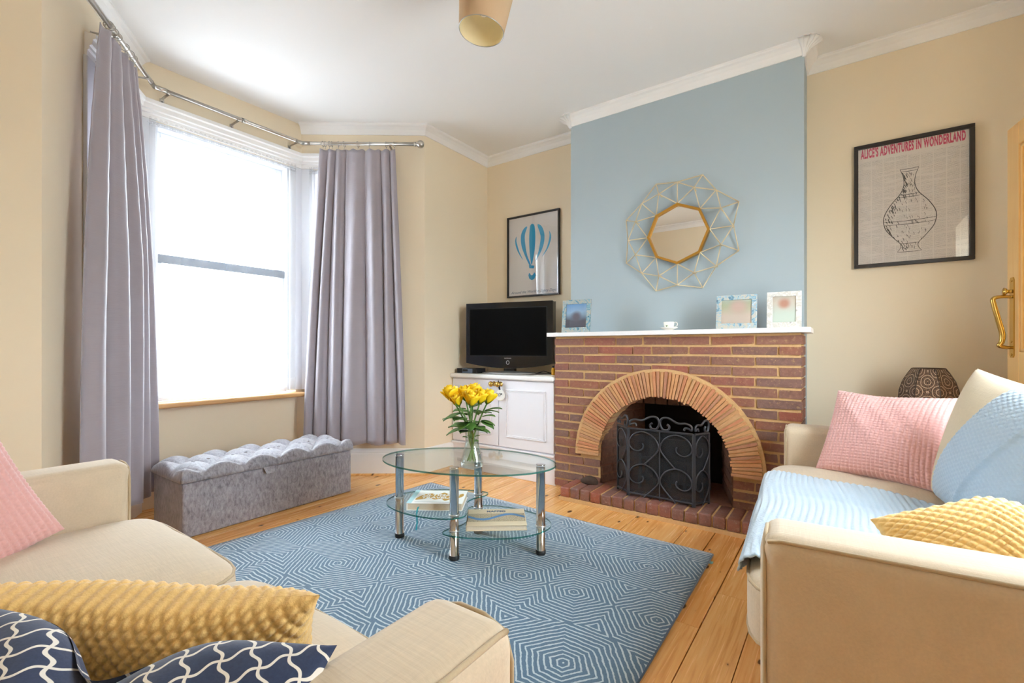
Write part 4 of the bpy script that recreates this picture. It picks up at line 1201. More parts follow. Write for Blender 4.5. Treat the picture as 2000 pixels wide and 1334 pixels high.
obj('mirror_glass', MB().prism([(0.188 * math.cos(math.radians(90 + 45 * k)), 0.188 * math.sin(math.radians(90 + 45 * k))) for k in range(8)][::-1], -0.036, -0.030), 'mirror', MR)
obj('backing', MB().prism([(0.185 * math.cos(math.radians(90 + 45 * k)), 0.185 * math.sin(math.radians(90 + 45 * k))) for k in range(8)][::-1], -0.030, -0.001), 'matt_black', MR)
def rod(a, b): obj('wire_rod', MB().tube([a, b], 0.0036, 6), 'champagne', MR, smooth=True)
for k in range(8):
    kn, kp = (k + 1) % 8, (k - 1) % 8       # D/B index k sits between A/C k-1 ... k (clockwise next)
    rod(A8[k], B8[k]); rod(A8[k], B8[kn]) if False else rod(A8[k], B8[(k + 1) % 8])
    rod(A8[k], C8[k]); rod(B8[k], C8[k]); rod(C8[k], B8[(k + 1) % 8]); rod(B8[k], D8[k]); rod(C8[k], D8[k]); rod(C8[k], D8[(k + 1) % 8])
    back = [Vector((p.x, -0.012, p.z)) for p in (A8[k], C8[k])]
    rod(C8[k], back[1]); rod(B8[k], Vector((B8[k].x * 0.98, -0.012, B8[k].z * 0.98)))

# ------------------------------------------------------------------ things on the mantel shelf
MZ = 1.1155
def photo_frame(label, x, y, w, h, bd, mat, photo, tilt, rz, stand=True):
    r = thing('photo_frame', label, 'photo frame', (x, y, MZ), rz)
    T = Matrix.Rotation(-tilt, 4, 'X')
    q = MB(); q.box(-w / 2, w / 2, -0.008, 0.006, 0, bd * 1.15, T=T); q.box(-w / 2, w / 2, -0.008, 0.006, h - bd, h, T=T)
    q.box(-w / 2, -w / 2 + bd, -0.008, 0.006, bd * 1.15, h - bd, T=T); q.box(w / 2 - bd, w / 2, -0.008, 0.006, bd * 1.15, h - bd, T=T)
    obj('frame_border', q, mat, r, bevel=0.0015)
    po = obj('photograph', MB().box(-w / 2 + bd, w / 2 - bd, -0.002, 0.002, 0, h - 2.15 * bd), photo, r); po.matrix_local = T @ Matrix.Translation((0, 0, bd * 1.15))
    obj('glass', MB().box(-w / 2 + bd, w / 2 - bd, -0.006, -0.004, bd * 1.15, h - bd, T=T), 'pane', r)
    obj('backing', MB().box(-w / 2 + 0.006, w / 2 - 0.006, 0.003, 0.0075, 0.002, h - 0.006, T=T), 'matt_black', r)
    if stand:
        tp = T @ Vector((0, 0.008, h * 0.62)); q = MB()
        q.add([(-0.03, tp.y, tp.z), (0.03, tp.y, tp.z), (0.045, tp.y + 0.07, 0.0), (-0.02, tp.y + 0.07, 0.0)], [(0, 1, 2, 3)])
        s = obj('easel_stand', q, 'matt_black', r); s.modifiers.new('t', 'SOLIDIFY').thickness = 0.004
photo_frame('teal marbled photo frame at the left end of the mantel shelf', -1.532, 2.935, 0.222, 0.232, 0.030, 'marble_teal', 'photo_a', 0.10, -0.02)
photo_frame('pale blue marbled photo frame standing beside the black easel strut', -0.503, 2.955, 0.215, 0.200, 0.028, 'marble_blue', 'photo_b', 0.16, 0.05)
photo_frame('cream marbled photo frame at the right end of the mantel shelf', -0.262, 2.955, 0.166, 0.202, 0.027, 'marble_pale', 'photo_c', 0.12, 0.03)
SC = thing('saucer', 'small white saucer under the teacup on the mantel shelf', 'saucer', (-0.880, 2.930, MZ))
obj('saucer_dish', MB().lathe([(0.0, 0), (0.022, 0.0), (0.026, 0.003), (0.045, 0.010), (0.054, 0.015), (0.053, 0.017), (0.040, 0.012), (0.022, 0.006), (0.0, 0.005)], 32), 'china', SC, smooth=True)
TC = thing('teacup', 'tiny white teacup with a green sprig standing on the saucer', 'cup', (-0.880, 2.930, MZ + 0.0055))
obj('cup_bowl', MB().lathe([(0.0, 0), (0.016, 0.0), (0.018, 0.003), (0.027, 0.012), (0.031, 0.026), (0.033, 0.046), (0.0315, 0.046), (0.029, 0.026), (0.024, 0.012), (0.0, 0.006)], 32), 'china', TC, smooth=True)
obj('handle', MB().tube(spline([(0.029, 0, 0.041), (0.044, 0, 0.043), (0.052, 0, 0.032), (0.046, 0, 0.018), (0.028, 0, 0.014)], 5, False), 0.0026, 8), 'china', TC, smooth=True)
q = MB()
for a, z in ((-1.75, 0.020), (-1.6, 0.026), (-1.9, 0.028)):
    q.add([(0.0305 * math.cos(a + da), 0.0305 * math.sin(a + da), z + dz) for da, dz in ((-0.14, 0), (0, -0.006), (0.14, 0.0), (0, 0.006))], [(0, 1, 2, 3)])
obj('painted_sprig', q, 'leaf', TC)

# ------------------------------------------------------------------ glass coffee table
CT = thing('coffee_table', 'oval glass coffee table on four chrome legs with two glass shelves, on the blue rug', 'coffee table', (-1.543, 1.785, 0.012), math.atan2(0.336, 0.942))
LEGS = [(-0.379, 0.0), (0.0, -0.166), (0.379, 0.0), (0.0, 0.166)]
def glass_slab(name, pts, z0, z1):
    q = MB(); n = len(pts)
    q.prism(pts, z0, z1, 0, axis='z', mside=1)
    return obj(name, q, ['table_glass', 'glass_edge'], CT)
ell = [(0.452 * math.cos(2 * PI * i / 80), 0.272 * math.sin(2 * PI * i / 80)) for i in range(80)]
glass_slab('glass_top', ell, 0.422, 0.430)
s1 = [(-0.425, -0.02), (-0.385, -0.115), (-0.27, -0.190), (-0.13, -0.225), (-0.02, -0.218), (0.045, -0.175), (0.045, -0.11), (0.015, -0.03), (-0.01, 0.03), (0.0, 0.09), (0.04, 0.15), (0.045, 0.20), (-0.01, 0.222), (-0.14, 0.215), (-0.29, 0.165), (-0.39, 0.08)]
s2 = [(-p[0], -p[1]) for p in s1]
glass_slab('lower_shelf', [tuple(p) for p in spline(s1, 5)], 0.200, 0.207)
glass_slab('lower_shelf', [tuple(p) for p in spline(s2, 5)], 0.126, 0.133)
for i, (x, y) in enumerate(LEGS):
    l = obj('leg', MB().lathe([(0.0215, 0.018), (0.0215, 0.4215)], 24, (x, y, 0)), 'chrome', CT, smooth=True)
    l.data.polygons.foreach_set('use_smooth', [len(p.vertices) == 4 for p in l.data.polygons])
    obj('foot', MB().lathe([(0.023, 0.0), (0.0245, 0.004), (0.0245, 0.020), (0.022, 0.021)], 20, (x, y, 0)), 'rubber', l, smooth=True)
    obj('leg_cap', MB().lathe([(0.0225, 0.430), (0.0225, 0.4325), (0.0, 0.4328)], 24, (x, y, 0)), 'chrome', l)
    for k, zz in enumerate((0.2075, 0.1335)):
        if (k == 0 and i == 2) or (k == 1 and i == 0): continue
        obj('collar', MB().lathe([(0.0218, zz), (0.0265, zz + 0.001), (0.0265, zz + 0.005), (0.0218, zz + 0.006)], 24, (x, y, 0)), 'silver', l, smooth=True)

# books
def book(label, c, w, d, t, z, rz, cover, edge=None):
    r = thing('book', label, 'book', (c[0], c[1], z), rz)
    q = MB(); q.box(-w / 2, w / 2, -d / 2, d / 2, 0, 0.003); q.box(-w / 2, w / 2, -d / 2, d / 2, t - 0.003, t); q.box(-w / 2, -w / 2 + 0.004, -d / 2, d / 2, 0, t)
    obj('cover', q, cover, r, bevel=0.001)
    obj('pages', MB().box(-w / 2 + 0.005, w / 2 - 0.005, -d / 2 + 0.005, d / 2 - 0.005, 0.003, t - 0.003), 'pages', r)
    return r
zs1, zs2 = 0.012 + 0.2075, 0.012 + 0.1335
b1 = book('white hardback with gold map and white title on the upper glass shelf', (-1.660, 1.700), 0.272, 0.205, 0.036, zs1, 0.58, 'white')
obj('spine_band', MB().box(-0.136, -0.112, -0.1022, 0.1022, 0.0362, 0.0368), 'pale_aqua', b1)
gm = spline([(-0.105, -0.05), (-0.095, 0.0), (-0.07, 0.035), (-0.04, 0.05), (-0.02, 0.03), (0.0, 0.042), (0.02, 0.065), (0.05, 0.04), (0.07, 0.05), (0.10, 0.035), (0.12, 0.05), (0.125, 0.01), (0.10, -0.02), (0.08, -0.01), (0.06, -0.05), (0.04, -0.06), (0.02, -0.03), (-0.01, -0.045), (-0.04, -0.02), (-0.07, -0.04)], 3)
obj('gold_map', MB().prism([tuple(p) for p in gm], 0.0360, 0.0364, axis='z'), 'bookgold', b1)
for txt, yy, sz in (('ULTIMATE', 0.020, 0.040), ('TRAVELIST', -0.018, 0.040)):
    tm = text_mesh(txt, sz, bold=0.0008); xs = [v.co.x for v in tm.vertices]; sx = 0.185 / (max(xs) - min(xs))
    tm.transform(Matrix.Translation((0.012, yy, 0.0368)) @ Matrix.Diagonal((sx, 1, 1, 1))); link('title', tm, 'white', b1)
obj('subtitle_lines', MB().box(-0.10, 0.10, -0.086, -0.083, 0.0360, 0.0363), 'slate', b1)
rib = spline([(-0.075, -0.094, 0.018), (-0.078, -0.108, 0.014), (-0.080, -0.122, -0.004), (-0.078, -0.124, -0.05), (-0.082, -0.126, -0.085)], 5, False)
q = MB(); q.grid([[(p[0] - 0.0035, p[1], p[2]), (p[0] + 0.0035, p[1], p[2])] for p in rib])
rb_ = obj('ribbon_marker', q, 'teal', b1); rb_.modifiers.new('t', 'SOLIDIFY').thickness = 0.001
b2 = book('cream hardback with a dense city map across its cover on the lower glass shelf', (-1.392, 1.830), 0.288, 0.225, 0.026, zs2, 0.66, 'map_cream')
obj('map_print', MB().box(-0.140, 0.140, -0.062, 0.045, 0.0262, 0.0266), 'citymap', b2)
tm = text_mesh('MAPPED', 0.030, bold=0.0006); xs = [v.co.x for v in tm.vertices]; sx = 0.095 / (max(xs) - min(xs))
tm.transform(Matrix.Translation((0.0, 0.075, 0.0266)) @ Matrix.Diagonal((sx, 1, 1, 1))); link('title', tm, 'slate', b2)

# vase and roses
VX, VY, VZ = -1.430, 1.690, 0.4425
VS = thing('vase', 'clear twisted glass vase of roses on the coffee table top', 'vase', (VX, VY, VZ))
vprof = [(0.048, 0.0), (0.054, 0.004), (0.053, 0.03), (0.045, 0.055), (0.036, 0.09), (0.031, 0.125), (0.032, 0.155), (0.036, 0.185), (0.041, 0.212)]
P = []
for r_, z_ in vprof:
    P.append([((r_ * (1 + 0.02 * math.cos(6 * a + z_ * 14))) * math.cos(a), (r_ * (1 + 0.02 * math.cos(6 * a + z_ * 14))) * math.sin(a), z_) for a in [2 * PI * j / 36 for j in range(36)]])
q = MB().grid(P, wrap_v=True)
inner = [[(x * 0.93, y * 0.93, z) for x, y, z in rr_] for rr_ in P[2:]]
q.grid([r_[::-1] for r_ in inner], wrap_v=True)
obj('glass_body', q, 'vase_glass', VS, smooth=True)
obj('thick_base', MB().lathe([(0.0, 0.001), (0.047, 0.001), (0.052, 0.006), (0.050, 0.022), (0.0, 0.024)], 36), 'vase_glass', VS, smooth=True)
obj('water', MB().lathe([(0.0, 0.026), (0.047, 0.026), (0.041, 0.055), (0.033, 0.09), (0.0285, 0.122), (0.0, 0.1222)], 30), 'vase_glass', VS, smooth=True)
VIEW = Vector((-math.sin(TH), math.cos(TH), 0)); RIGHT = Vector((math.cos(TH), math.sin(TH), 0))
def bloom(seed, sc):
    r = random.Random(seed); q = MB()
    for k in range(15):
        ringk = 0 if k < 3 else (1 if k < 7 else (2 if k < 11 else 3))
        a0 = k * 2.4; rad = (0.30, 0.55, 0.80, 1.0)[ringk] * 0.020; hgt = (0.046, 0.046, 0.042, 0.036)[ringk] * r.uniform(0.93, 1.06); wd = (1.5, 1.3, 1.15, 1.05)[ringk]
        fl = (0.0, 0.10, 0.28, 0.5)[ringk]
        P = []
        for i in range(6):
            t = i / 5; row = []
            for j in range(7):
                s = (j / 6 - 0.5) * 2; a = a0 + s * wd * (0.4 + 0.6 * math.sin(PI * min(1, t * 0.75 + 0.12)))
                rr_ = rad * (0.30 + 0.75 * math.sin(PI * 0.5 * min(1, t * 1.25))) + fl * 0.012 * max(0, t - 0.6) * 2.5
                row.append((rr_ * math.cos(a) * sc, rr_ * math.sin(a) * sc, (hgt * t - 0.006 * s * s * t + 0.002) * sc))
            P.append(row)
        q.grid(P)
    return q
heads = [(-0.088, -0.01, 0.372, 'yellow rose leaning furthest left in the vase'), (-0.058, -0.035, 0.352, 'yellow rosebud low at the left front of the bunch'), (-0.030, 0.01, 0.372, 'yellow rose second along the top left of the bunch'),
         (0.004, 0.025, 0.384, 'yellow rose at the top centre of the bunch'), (0.000, -0.045, 0.352, 'large yellow rose at the front centre of the bunch'), (0.036, -0.01, 0.358, 'yellow rose just right of the front centre bloom'), (0.070, 0.0, 0.358, 'yellow rose furthest right in the vase')]
for i, (rx, ry, hz, lab) in enumerate(heads):
    hp_ = RIGHT * rx + VIEW * ry; hz = hz - 0.060
    rt = thing('yellow_rose', lab, 'rose', (VX, VY, VZ + 0.027), 0.0, 'roses in the glass vase')
    a = 2 * PI * i / 7
    foot = Vector((0.022 * math.cos(a + PI), 0.022 * math.sin(a + PI), 0.002)); waist = Vector((0.014 * math.cos(a), 0.014 * math.sin(a), 0.105)) * 1.0 + hp_ * 0.08
    head = Vector((hp_.x, hp_.y, hz - 0.027))
    pts = spline([foot, waist, waist.lerp(head, 0.55) + Vector((0, 0, 0.01)), head], 6, False)
    obj('stem', MB().tube(pts, 0.0036, 7), 'stem', rt, smooth=True)
    d = (Vector(pts[-1]) - Vector(pts[-4])).normalized()
    Rm = Vector((0, 0, 1)).rotation_difference((d + Vector((0, 0, 0.6))).normalized()).to_matrix().to_4x4()
    hd = obj('bloom', bloom(i * 7 + 1, 1.6 if i in (0, 4) else (1.25 if i == 1 else 1.45)), 'yellow', rt, smooth=True); hd.matrix_local = Matrix.Translation(head) @ Rm
    hd.modifiers.new('t', 'SOLIDIFY').thickness = 0.0008
    q = MB()
    for k in range(5):
        b = 2 * PI * k / 5
        q.add([tuple(head + Rm.to_3x3() @ Vector((x * math.cos(b) - y * math.sin(b), x * math.sin(b) + y * math.cos(b), z))) for x, y, z in ((0.003, -0.005, -0.003), (0.003, 0.005, -0.003), (0.020, 0.004, 0.012), (0.026, 0.0, 0.024), (0.020, -0.004, 0.012))], [(0, 1, 2, 3, 4)])
    obj('sepals', q, 'stem', rt)
    rl = random.Random(i + 40)
    for k in range(6):
        t = rl.uniform(0.46, 0.86) if k != 3 else rl.uniform(0.28, 0.4)
        p = Vector(pts[int(t * (len(pts) - 1))])
        out = Vector((hp_.x, hp_.y, 0)) * rl.uniform(0.4, 1.2) + Vector((rl.uniform(-1, 1), rl.uniform(-1, 1), 0)) * 0.05
        if k == 3: out *= 0.25
        out = out.normalized() if out.length > 1e-4 else Vector((1, 0, 0))
        if k == 3: L_ = 0.028; up = 0.5
        else: L_ = rl.uniform(0.062, 0.095); up = rl.uniform(-0.25, 0.45)
        dirv = (out + Vector((0, 0, up))).normalized(); side = dirv.cross(Vector((0, 0, 1))).normalized(); nrm = side.cross(dirv)
        P = []
        for u in range(7):
            tt = u / 6; wv = 0.38 * L_ * math.sin(PI * min(1, tt ** 0.8)) ** 0.8 + 0.0005
            c = p + dirv * (0.010 + L_ * tt) - Vector((0, 0, 0.25 * L_ * tt * tt))
            P.append([tuple(c - side * wv + nrm * 0.004), tuple(c), tuple(c + side * wv + nrm * 0.004)])
        lf = obj('leaf', MB().grid(P), 'leaf', rt, smooth=True); lf.modifiers.new('t', 'SOLIDIFY').thickness = 0.0008
# ------------------------------------------------------------------ sofas
def cushion_box(w, d, h, crown, nrm=7.0, N=18):
    mb = MB()
    for ax in range(3):
        for sg in (-1, 1):
            P = []
            for i in range(N + 1):
                row = []
                for j in range(N + 1):
                    a = math.sin((2 * i / N - 1) * PI / 2 * 0.999); b = math.sin((2 * j / N - 1) * PI / 2 * 0.999)
                    q = [0, 0, 0]; q[ax] = sg; q[(ax + 1) % 3] = a; q[(ax + 2) % 3] = b
                    l = sum(abs(c) ** nrm for c in q) ** (1 / nrm); x, y, z = (c / l for c in q)
                    zz = z * h / 2
                    if z > 0: zz += crown * z * (1 - x * x) * (1 - y * y) ** 0.8 - 0.004 * z * math.sin(x * 7 + y * 4) * (1 - x * x)
                    row.append((x * w / 2, y * d / 2, zz))
                P.append(row if sg > 0 else row[::-1])
            mb.grid(P)
    me = merge_mesh(mb, 'cushion', 1e-4); return me
def rim(w, d, z, h, nrm=7.0, n=72):
    zz = min(0.98, abs(z) / (h / 2)); k = (1 - zz ** nrm) ** (1 / nrm); out = []
    for i in range(n):
        a = 2 * PI * i / n; c, s = math.cos(a), math.sin(a); l = (abs(c) ** nrm + abs(s) ** nrm) ** (1 / nrm)
        out.append((c / l * k * w / 2, s / l * k * d / 2, z))
    return out
def make_sofa(label, loc, rz):
    S = thing('sofa', label, 'sofa', loc, rz)
    obj('base', MB().box(-0.73, 0.73, -0.42, 0.38, 0.10, 0.255), 'sofa', S, bevel=0.015, seg=3)
    obj('back_frame', MB().box(-0.74, 0.74, -0.46, -0.28, 0.10, 0.74), 'sofa', S, bevel=0.05, seg=4, smooth=True)
    for sx in (-1, 1):
        xi, xo = 0.715 * sx, 0.88 * sx; R = 0.038
        am = obj('arm', MB().box(min(xi, xo), max(xi, xo), -0.46, 0.40, 0.10, 0.615), 'sofa', S, bevel=R, seg=5, smooth=True)
        e = R * 0.29; yf = 0.40 - e * 0.85; zt = 0.615 - e * 0.85
        xo_, xi_ = xo - sx * e * 0.85, xi + sx * e * 0.85
        pts = [(xi_, yf, 0.11), (xi_, yf, zt - 0.05), (xi_ + sx * 0.012, yf, zt - 0.012), (xi_ + sx * 0.05, yf, zt), (xo_ - sx * 0.05, yf, zt), (xo_ - sx * 0.012, yf, zt - 0.012), (xo_, yf, zt - 0.05), (xo_, yf, 0.11)]
        obj('piping', MB().tube(pts, 0.0042, 8), 'piping', am, smooth=True)
        obj('piping', MB().tube([(xo_, -0.44, zt), (xo_, yf - 0.03, zt), (xo_ - sx * 0.004, yf - 0.006, zt - 0.006)], 0.0042, 8), 'piping', am, smooth=True)
    w, d, h = 0.722, 0.66, 0.185
    for sx in (-1, 1):
        me = cushion_box(w, d, h, 0.030); c = (0.3585 * sx, 0.12, 0.255 + h / 2)
        sc = link('seat_cushion', me, 'sofa', S, smooth=True, loc=c)
        for zz in (0.066, -0.066): obj('piping', MB().tube(rim(w + 0.004, d + 0.004, zz, h), 0.0045, 8, closed=True), 'piping', sc, smooth=True)
    for fx in (-0.8, 0.8):
        for fy in (-0.40, 0.34): obj('foot', MB().lathe([(0.022, 0.0), (0.028, 0.10)], 14, (fx, fy, 0)), 'matt_black', S, smooth=True)
    return S
SL = make_sofa('beige chenille two seat sofa nearest the window wall, in front of the camera', (-1.255, 0.15, 0), 0.0)
SL['label'] = 'beige two seat sofa with navy and pink cushions facing the fireplace'
SR = make_sofa('beige two seat sofa with a pale blue throw beside the fireplace', (0.205, 1.985, 0), PI / 2 + math.radians(3.5))

# ------------------------------------------------------------------ cushions
def pose(c, n, up=(0, 0, 1), roll=0.0):
    n = Vector(n).normalized(); u = Vector(up); Z = (u - n * u.dot(n)).normalized(); X = Z.cross(n)
    if roll: q = Matrix.Rotation(roll, 3, n); X, Z = q @ X, q @ Z
    Y = -n
    return Matrix(((X.x, Y.x, Z.x, c[0]), (X.y, Y.y, Z.y, c[1]), (X.z, Y.z, Z.z, c[2]), (0, 0, 0, 1)))
def pillow(name, label, Mx, w, h, t, nu, nv, mat, disp=None, warp=None, pull=0.07, cat='cushion', pw=0.42, flange=0.0, group=None):
    u = np.sin(np.linspace(-1, 1, nu) * PI / 2) * 0.35 + np.linspace(-1, 1, nu) * 0.65; v = np.sin(np.linspace(-1, 1, nv) * PI / 2) * 0.35 + np.linspace(-1, 1, nv) * 0.65
    U, V = np.meshgrid(u, v, indexing='ij')
    X = w / 2 * U * (1 - pull * (1 - V ** 2)); Z = h / 2 * V * (1 - pull * (1 - U ** 2))
    th = t / 2 * (np.clip((1 - U ** 2) * (1 - V ** 2), 0, 1)) ** pw
    verts, faces = [], []
    for sg in (-1, 1):
        Yv = sg * th + 0.004 * np.sin(U * 5 + V * 3) * (1 - U ** 2)
        P = np.stack([X, Yv, Z], -1)
        if warp: P = warp(P, U, V, sg)
        if disp is not None:
            du = np.gradient(P, axis=0); dv = np.gradient(P, axis=1); N = np.cross(du, dv); N /= np.linalg.norm(N, axis=-1, keepdims=True) + 1e-9
            N *= sg * -1.0 if False else 1.0
            if np.mean(N[..., 1]) * sg < 0: N = -N
            fade = np.clip(th / (t / 2) * 3, 0.15, 1)[..., None]
            P = P + N * (disp(U * w / 2, V * h / 2) * 1.0)[..., None] * fade
        b = len(verts); verts += [tuple(p) for p in P.reshape(-1, 3)]
        for i in range(nu - 1):
            for j in range(nv - 1):
                q = (b + i * nv + j, b + (i + 1) * nv + j, b + (i + 1) * nv + j + 1, b + i * nv + j + 1)
                faces.append(q if sg < 0 else q[::-1])
    me = bpy.data.meshes.new(name); me.from_pydata(verts, [], faces)
    o = link(name, me, mat, smooth=True); o.matrix_world = Mx
    if label: tag(o, label, cat, group)
    return o
def d_pink(x, z):
    r = np.abs(np.cos(PI * x / 0.0165)) ** 0.7; b = np.abs(np.cos(PI * z / 0.0125)) ** 0.8
    return 0.0052 * (0.35 * r + 0.65 * r * b)
def d_must(x, z):
    p = 0.0205
    return 0.0058 * np.abs(np.sin(PI * (x + z * 1.1) / p) * np.sin(PI * (x - z * 1.1) / p)) ** 0.6
# right sofa
def w_pink(P, U, V, sg):
    P = P.copy()
    for k, (a, c, w_) in enumerate(((0.9, 0.10, 0.05), (0.9, -0.10, 0.045), (0.9, -0.28, 0.05))):
        s = (U * 0.8 + V * 0.6) * 0.5 + c
        P[..., 1] += sg * 0.007 * np.exp(-(s / w_) ** 2) * (1 - U ** 2) * (1 - V ** 2)
    P[..., 2] -= 0.012 * (1 - U ** 2) * np.clip(V, 0, 1)
    return P
pillow('cushion', 'pink corduroy cushion propped in the far corner of the right sofa', pose((0.150, 2.515, 0.632), (-0.381, -0.77, 0.491), (0.34, 0.38, 0.86), roll=0.15), 0.46, 0.40, 0.15, 170, 200, 'pink', d_pink, w_pink)
pillow('cushion', 'pink corduroy cushion leaning by the far arm of the left sofa', pose((-1.80, 0.072, 0.590), (0.95, 0.16, 0.22), roll=0.36), 0.44, 0.40, 0.15, 170, 200, 'pink', d_pink)
def w_mr(P, U, V, sg):
    P = P.copy(); k = np.clip((-U - 0.45) / 0.55, 0, 1) ** 1.3 * np.clip((V + 0.5) / 1.5, 0, 1)
    P[..., 2] -= 0.085 * k; P[..., 0] -= 0.050 * k; P[..., 1] -= 0.02 * k
    P[..., 2] += 0.018 * np.exp(-((U + 0.35) / 0.2) ** 2) * np.clip(V, 0, 1); return P
pillow('cushion', 'mustard bobbled cushion leaning over the near arm of the right sofa', pose((0.375, 1.405, 0.532), (0.05, -0.80, 0.60), roll=0.0), 0.54, 0.29, 0.18, 220, 150, 'mustard', d_must, w_mr)
FW = Vector((-math.sin(TH), math.cos(TH), 0)); RT_ = Vector((math.cos(TH), math.sin(TH), 0)); UPV = Vector((0, 0, 1))
def cpt(depth, lat, z): q = FW * depth + RT_ * lat; return (q.x, q.y, z)
pillow('cushion', 'mustard bobbled cushion lying behind the navy trellis cushion', pose(cpt(0.705, -0.565, 0.532), tuple(-FW * 0.96 - UPV * 0.28), tuple(-FW * 0.28 + UPV * 0.96), roll=-0.02), 0.57, 0.245, 0.15, 230, 110, 'mustard', d_must, None, 0.10)
def w_navy(P, U, V, sg):
    P = P.copy()
    dent = np.exp(-((U + 0.06) / 0.30) ** 2) * np.clip((V + 0.2) / 1.2, 0, 1) ** 1.5
    P[..., 2] -= 0.060 * dent; P[..., 1] += -0.020 * dent * sg
    P[..., 1] += 0.006 * np.sin(U * 11 + V * 7) * (1 - U ** 2) * (1 - V ** 2) * sg
    return P
pillow('cushion', 'navy cushion with a white trellis print, its top edge dented in the middle', pose(cpt(0.45, -0.475, 0.548), tuple(-FW * 0.53 + UPV * 0.85), tuple(FW * 0.85 + UPV * 0.53), roll=-0.10), 0.48, 0.36, 0.14, 90, 80, 'lattice', None, w_navy)
BCM = pose((0.42, 2.03, 0.660), (-0.92, -0.28, 0.22), roll=-0.12)
BCW, BCH, BCT = 0.64, 0.48, 0.20
pillow('back_cushion', 'large beige scatter back cushion upright on the right sofa', BCM, BCW, BCH, BCT, 70, 60, 'scatter', None, None, 0.05)
# pale blue knitted throws
def knit(x, z): return 0.0028 * np.abs(np.sin(PI * (x * 0.6 + z) / 0.016) * np.sin(PI * (x * 0.6 - z) / 0.016)) ** 0.7
def throw_patch():
    nu, nv = 150, 200
    s = np.linspace(0, 1, nu); q = np.linspace(-0.98, 0.995, nv); S_, V = np.meshgrid(s, q, indexing='ij')
    left = -0.36 + 0.34 * np.clip(V, -1, 1) + 0.04 * np.sin(V * 3)
    U = left + (0.99 - left) * S_
    X = BCW / 2 * U * (1 - 0.05 * (1 - V ** 2)); Z = BCH / 2 * V * (1 - 0.05 * (1 - U ** 2))
    th = BCT / 2 * np.clip((1 - U ** 2) * (1 - V ** 2), 0, 1) ** 0.42
    edge = 0.004 + 0.012 * np.exp(-((S_ - 0.50 - 0.18 * V) / 0.02) ** 2)
    Y = -th - 0.006 - edge - knit(X, Z)
    P = np.stack([X, Y, Z], -1)
    mb = MB().grid([[tuple(p) for p in r] for r in P])
    o = obj('throw', mb, 'throw', smooth=True); o.matrix_world = BCM; o.modifiers.new('t', 'SOLIDIFY').thickness = 0.004
    return tag(o, 'pale blue knitted throw draped over the beige back cushion', 'throw')
throw_patch()
def seat_throw():
    NU, NV = 60, 260; P = []
    for i in range(NU + 1):
        u = i / NU; row = []
        for j in range(NV + 1):
            v = j / NV
            drop = 0.165 * math.exp(-((u - 0.46) / 0.33) ** 2) * (1 - 0.75 * max(0, (u - 0.8) / 0.2)) + 0.01
            xb, xf = 0.34, -0.225; Lx = xb - xf; tot = Lx + 0.03 + drop; s = v * tot
            if s < Lx: x = xb - s; z = 0.470
            else:
                k = s - Lx; a = min(1, k / 0.055) * PI / 2
                x = xf - 0.035 * math.sin(a); z = 0.470 - 0.035 * (1 - math.cos(a)) - max(0, k - 0.055)
            yf = 2.235 - 0.40 * min(x, 0.3); yn = 1.345
            y = yn + (yf - yn) * u
            rib = 0.0055 * abs(math.cos(PI * (s + 0.010 * math.sin(u * 9 + s * 6)) / 0.020)) ** 0.7
            wr = 0.007 * math.sin(u * 6 + s * 9) ** 2
            # crown of the seat cushions
            loc = (y - 1.985) / 0.3585; cc = abs(abs(loc) - 1.0); cr = 0.022 * max(0, 1 - cc * cc) * max(0, 1 - ((x - 0.085) / 0.33) ** 2)
            sx = x + 0.061 * (1.985 - y)
            row.append((sx - (rib if s > Lx else 0), y, z - 0.014 + wr + cr + (rib if s <= Lx else 0)))
        P.append(row)
    o = obj('throw', MB().grid(P), 'throw', smooth=True); o.modifiers.new('t', 'SOLIDIFY').thickness = 0.004
    return tag(o, 'pale blue ribbed throw spread over the seat of the right sofa', 'throw')
seat_throw()

# ------------------------------------------------------------------ lantern on a side table in the right alcove
ST = thing('side_table', 'small dark round side table under the bronze lantern behind the sofa', 'side table', (0.355, 3.13, 0))
obj('table_top', MB().lathe([(0.0, 0.565), (0.17, 0.565), (0.175, 0.570), (0.175, 0.582), (0.17, 0.588), (0.0, 0.588)], 40), 'bronze_plain', ST)
for k in range(3):
    a = 2 * PI * k / 3 + 0.4; obj('leg', MB().tube([(0.14 * math.cos(a), 0.14 * math.sin(a), 0.0), (0.12 * math.cos(a), 0.12 * math.sin(a), 0.567)], 0.012, 10), 'bronze_plain', ST, smooth=True)
LT = thing('lantern', 'pierced bronze faceted lantern behind the pink cushion in the right alcove', 'lantern', (0.355, 3.13, 0.5885))
prof_l = [(0.060, 0.0), (0.088, 0.045), (0.112, 0.100), (0.123, 0.155), (0.120, 0.200), (0.105, 0.250), (0.083, 0.290), (0.068, 0.312)]
a0 = math.radians(-90 + 14)
for k in range(8):
    a, b = a0 + 2 * PI * k / 8, a0 + 2 * PI * (k + 1) / 8
    P = [[(r * math.cos(a) * (1 - t) + r * math.cos(b) * t, r * math.sin(a) * (1 - t) + r * math.sin(b) * t, z) for t in (0, 0.5, 1)] for r, z in prof_l]
    me = MB().grid(P).mesh('facet'); uvl = me.uv_layers.new(name='UVMap')
    n = len(prof_l)
    for lp in me.loops:
        i, j = divmod(lp.vertex_index, 3); uvl.data[lp.index].uv = (j / 2.0, prof_l[i][1] / 0.10 * 1.0 * 0.5)
    fo = link('facet', me, 'bronze', LT); fo.modifiers.new('t', 'SOLIDIFY').thickness = 0.002
    obj('facet_rib', MB().tube([(r * math.cos(a), r * math.sin(a), z) for r, z in prof_l], 0.003, 6), 'bronze_plain', LT, smooth=True)
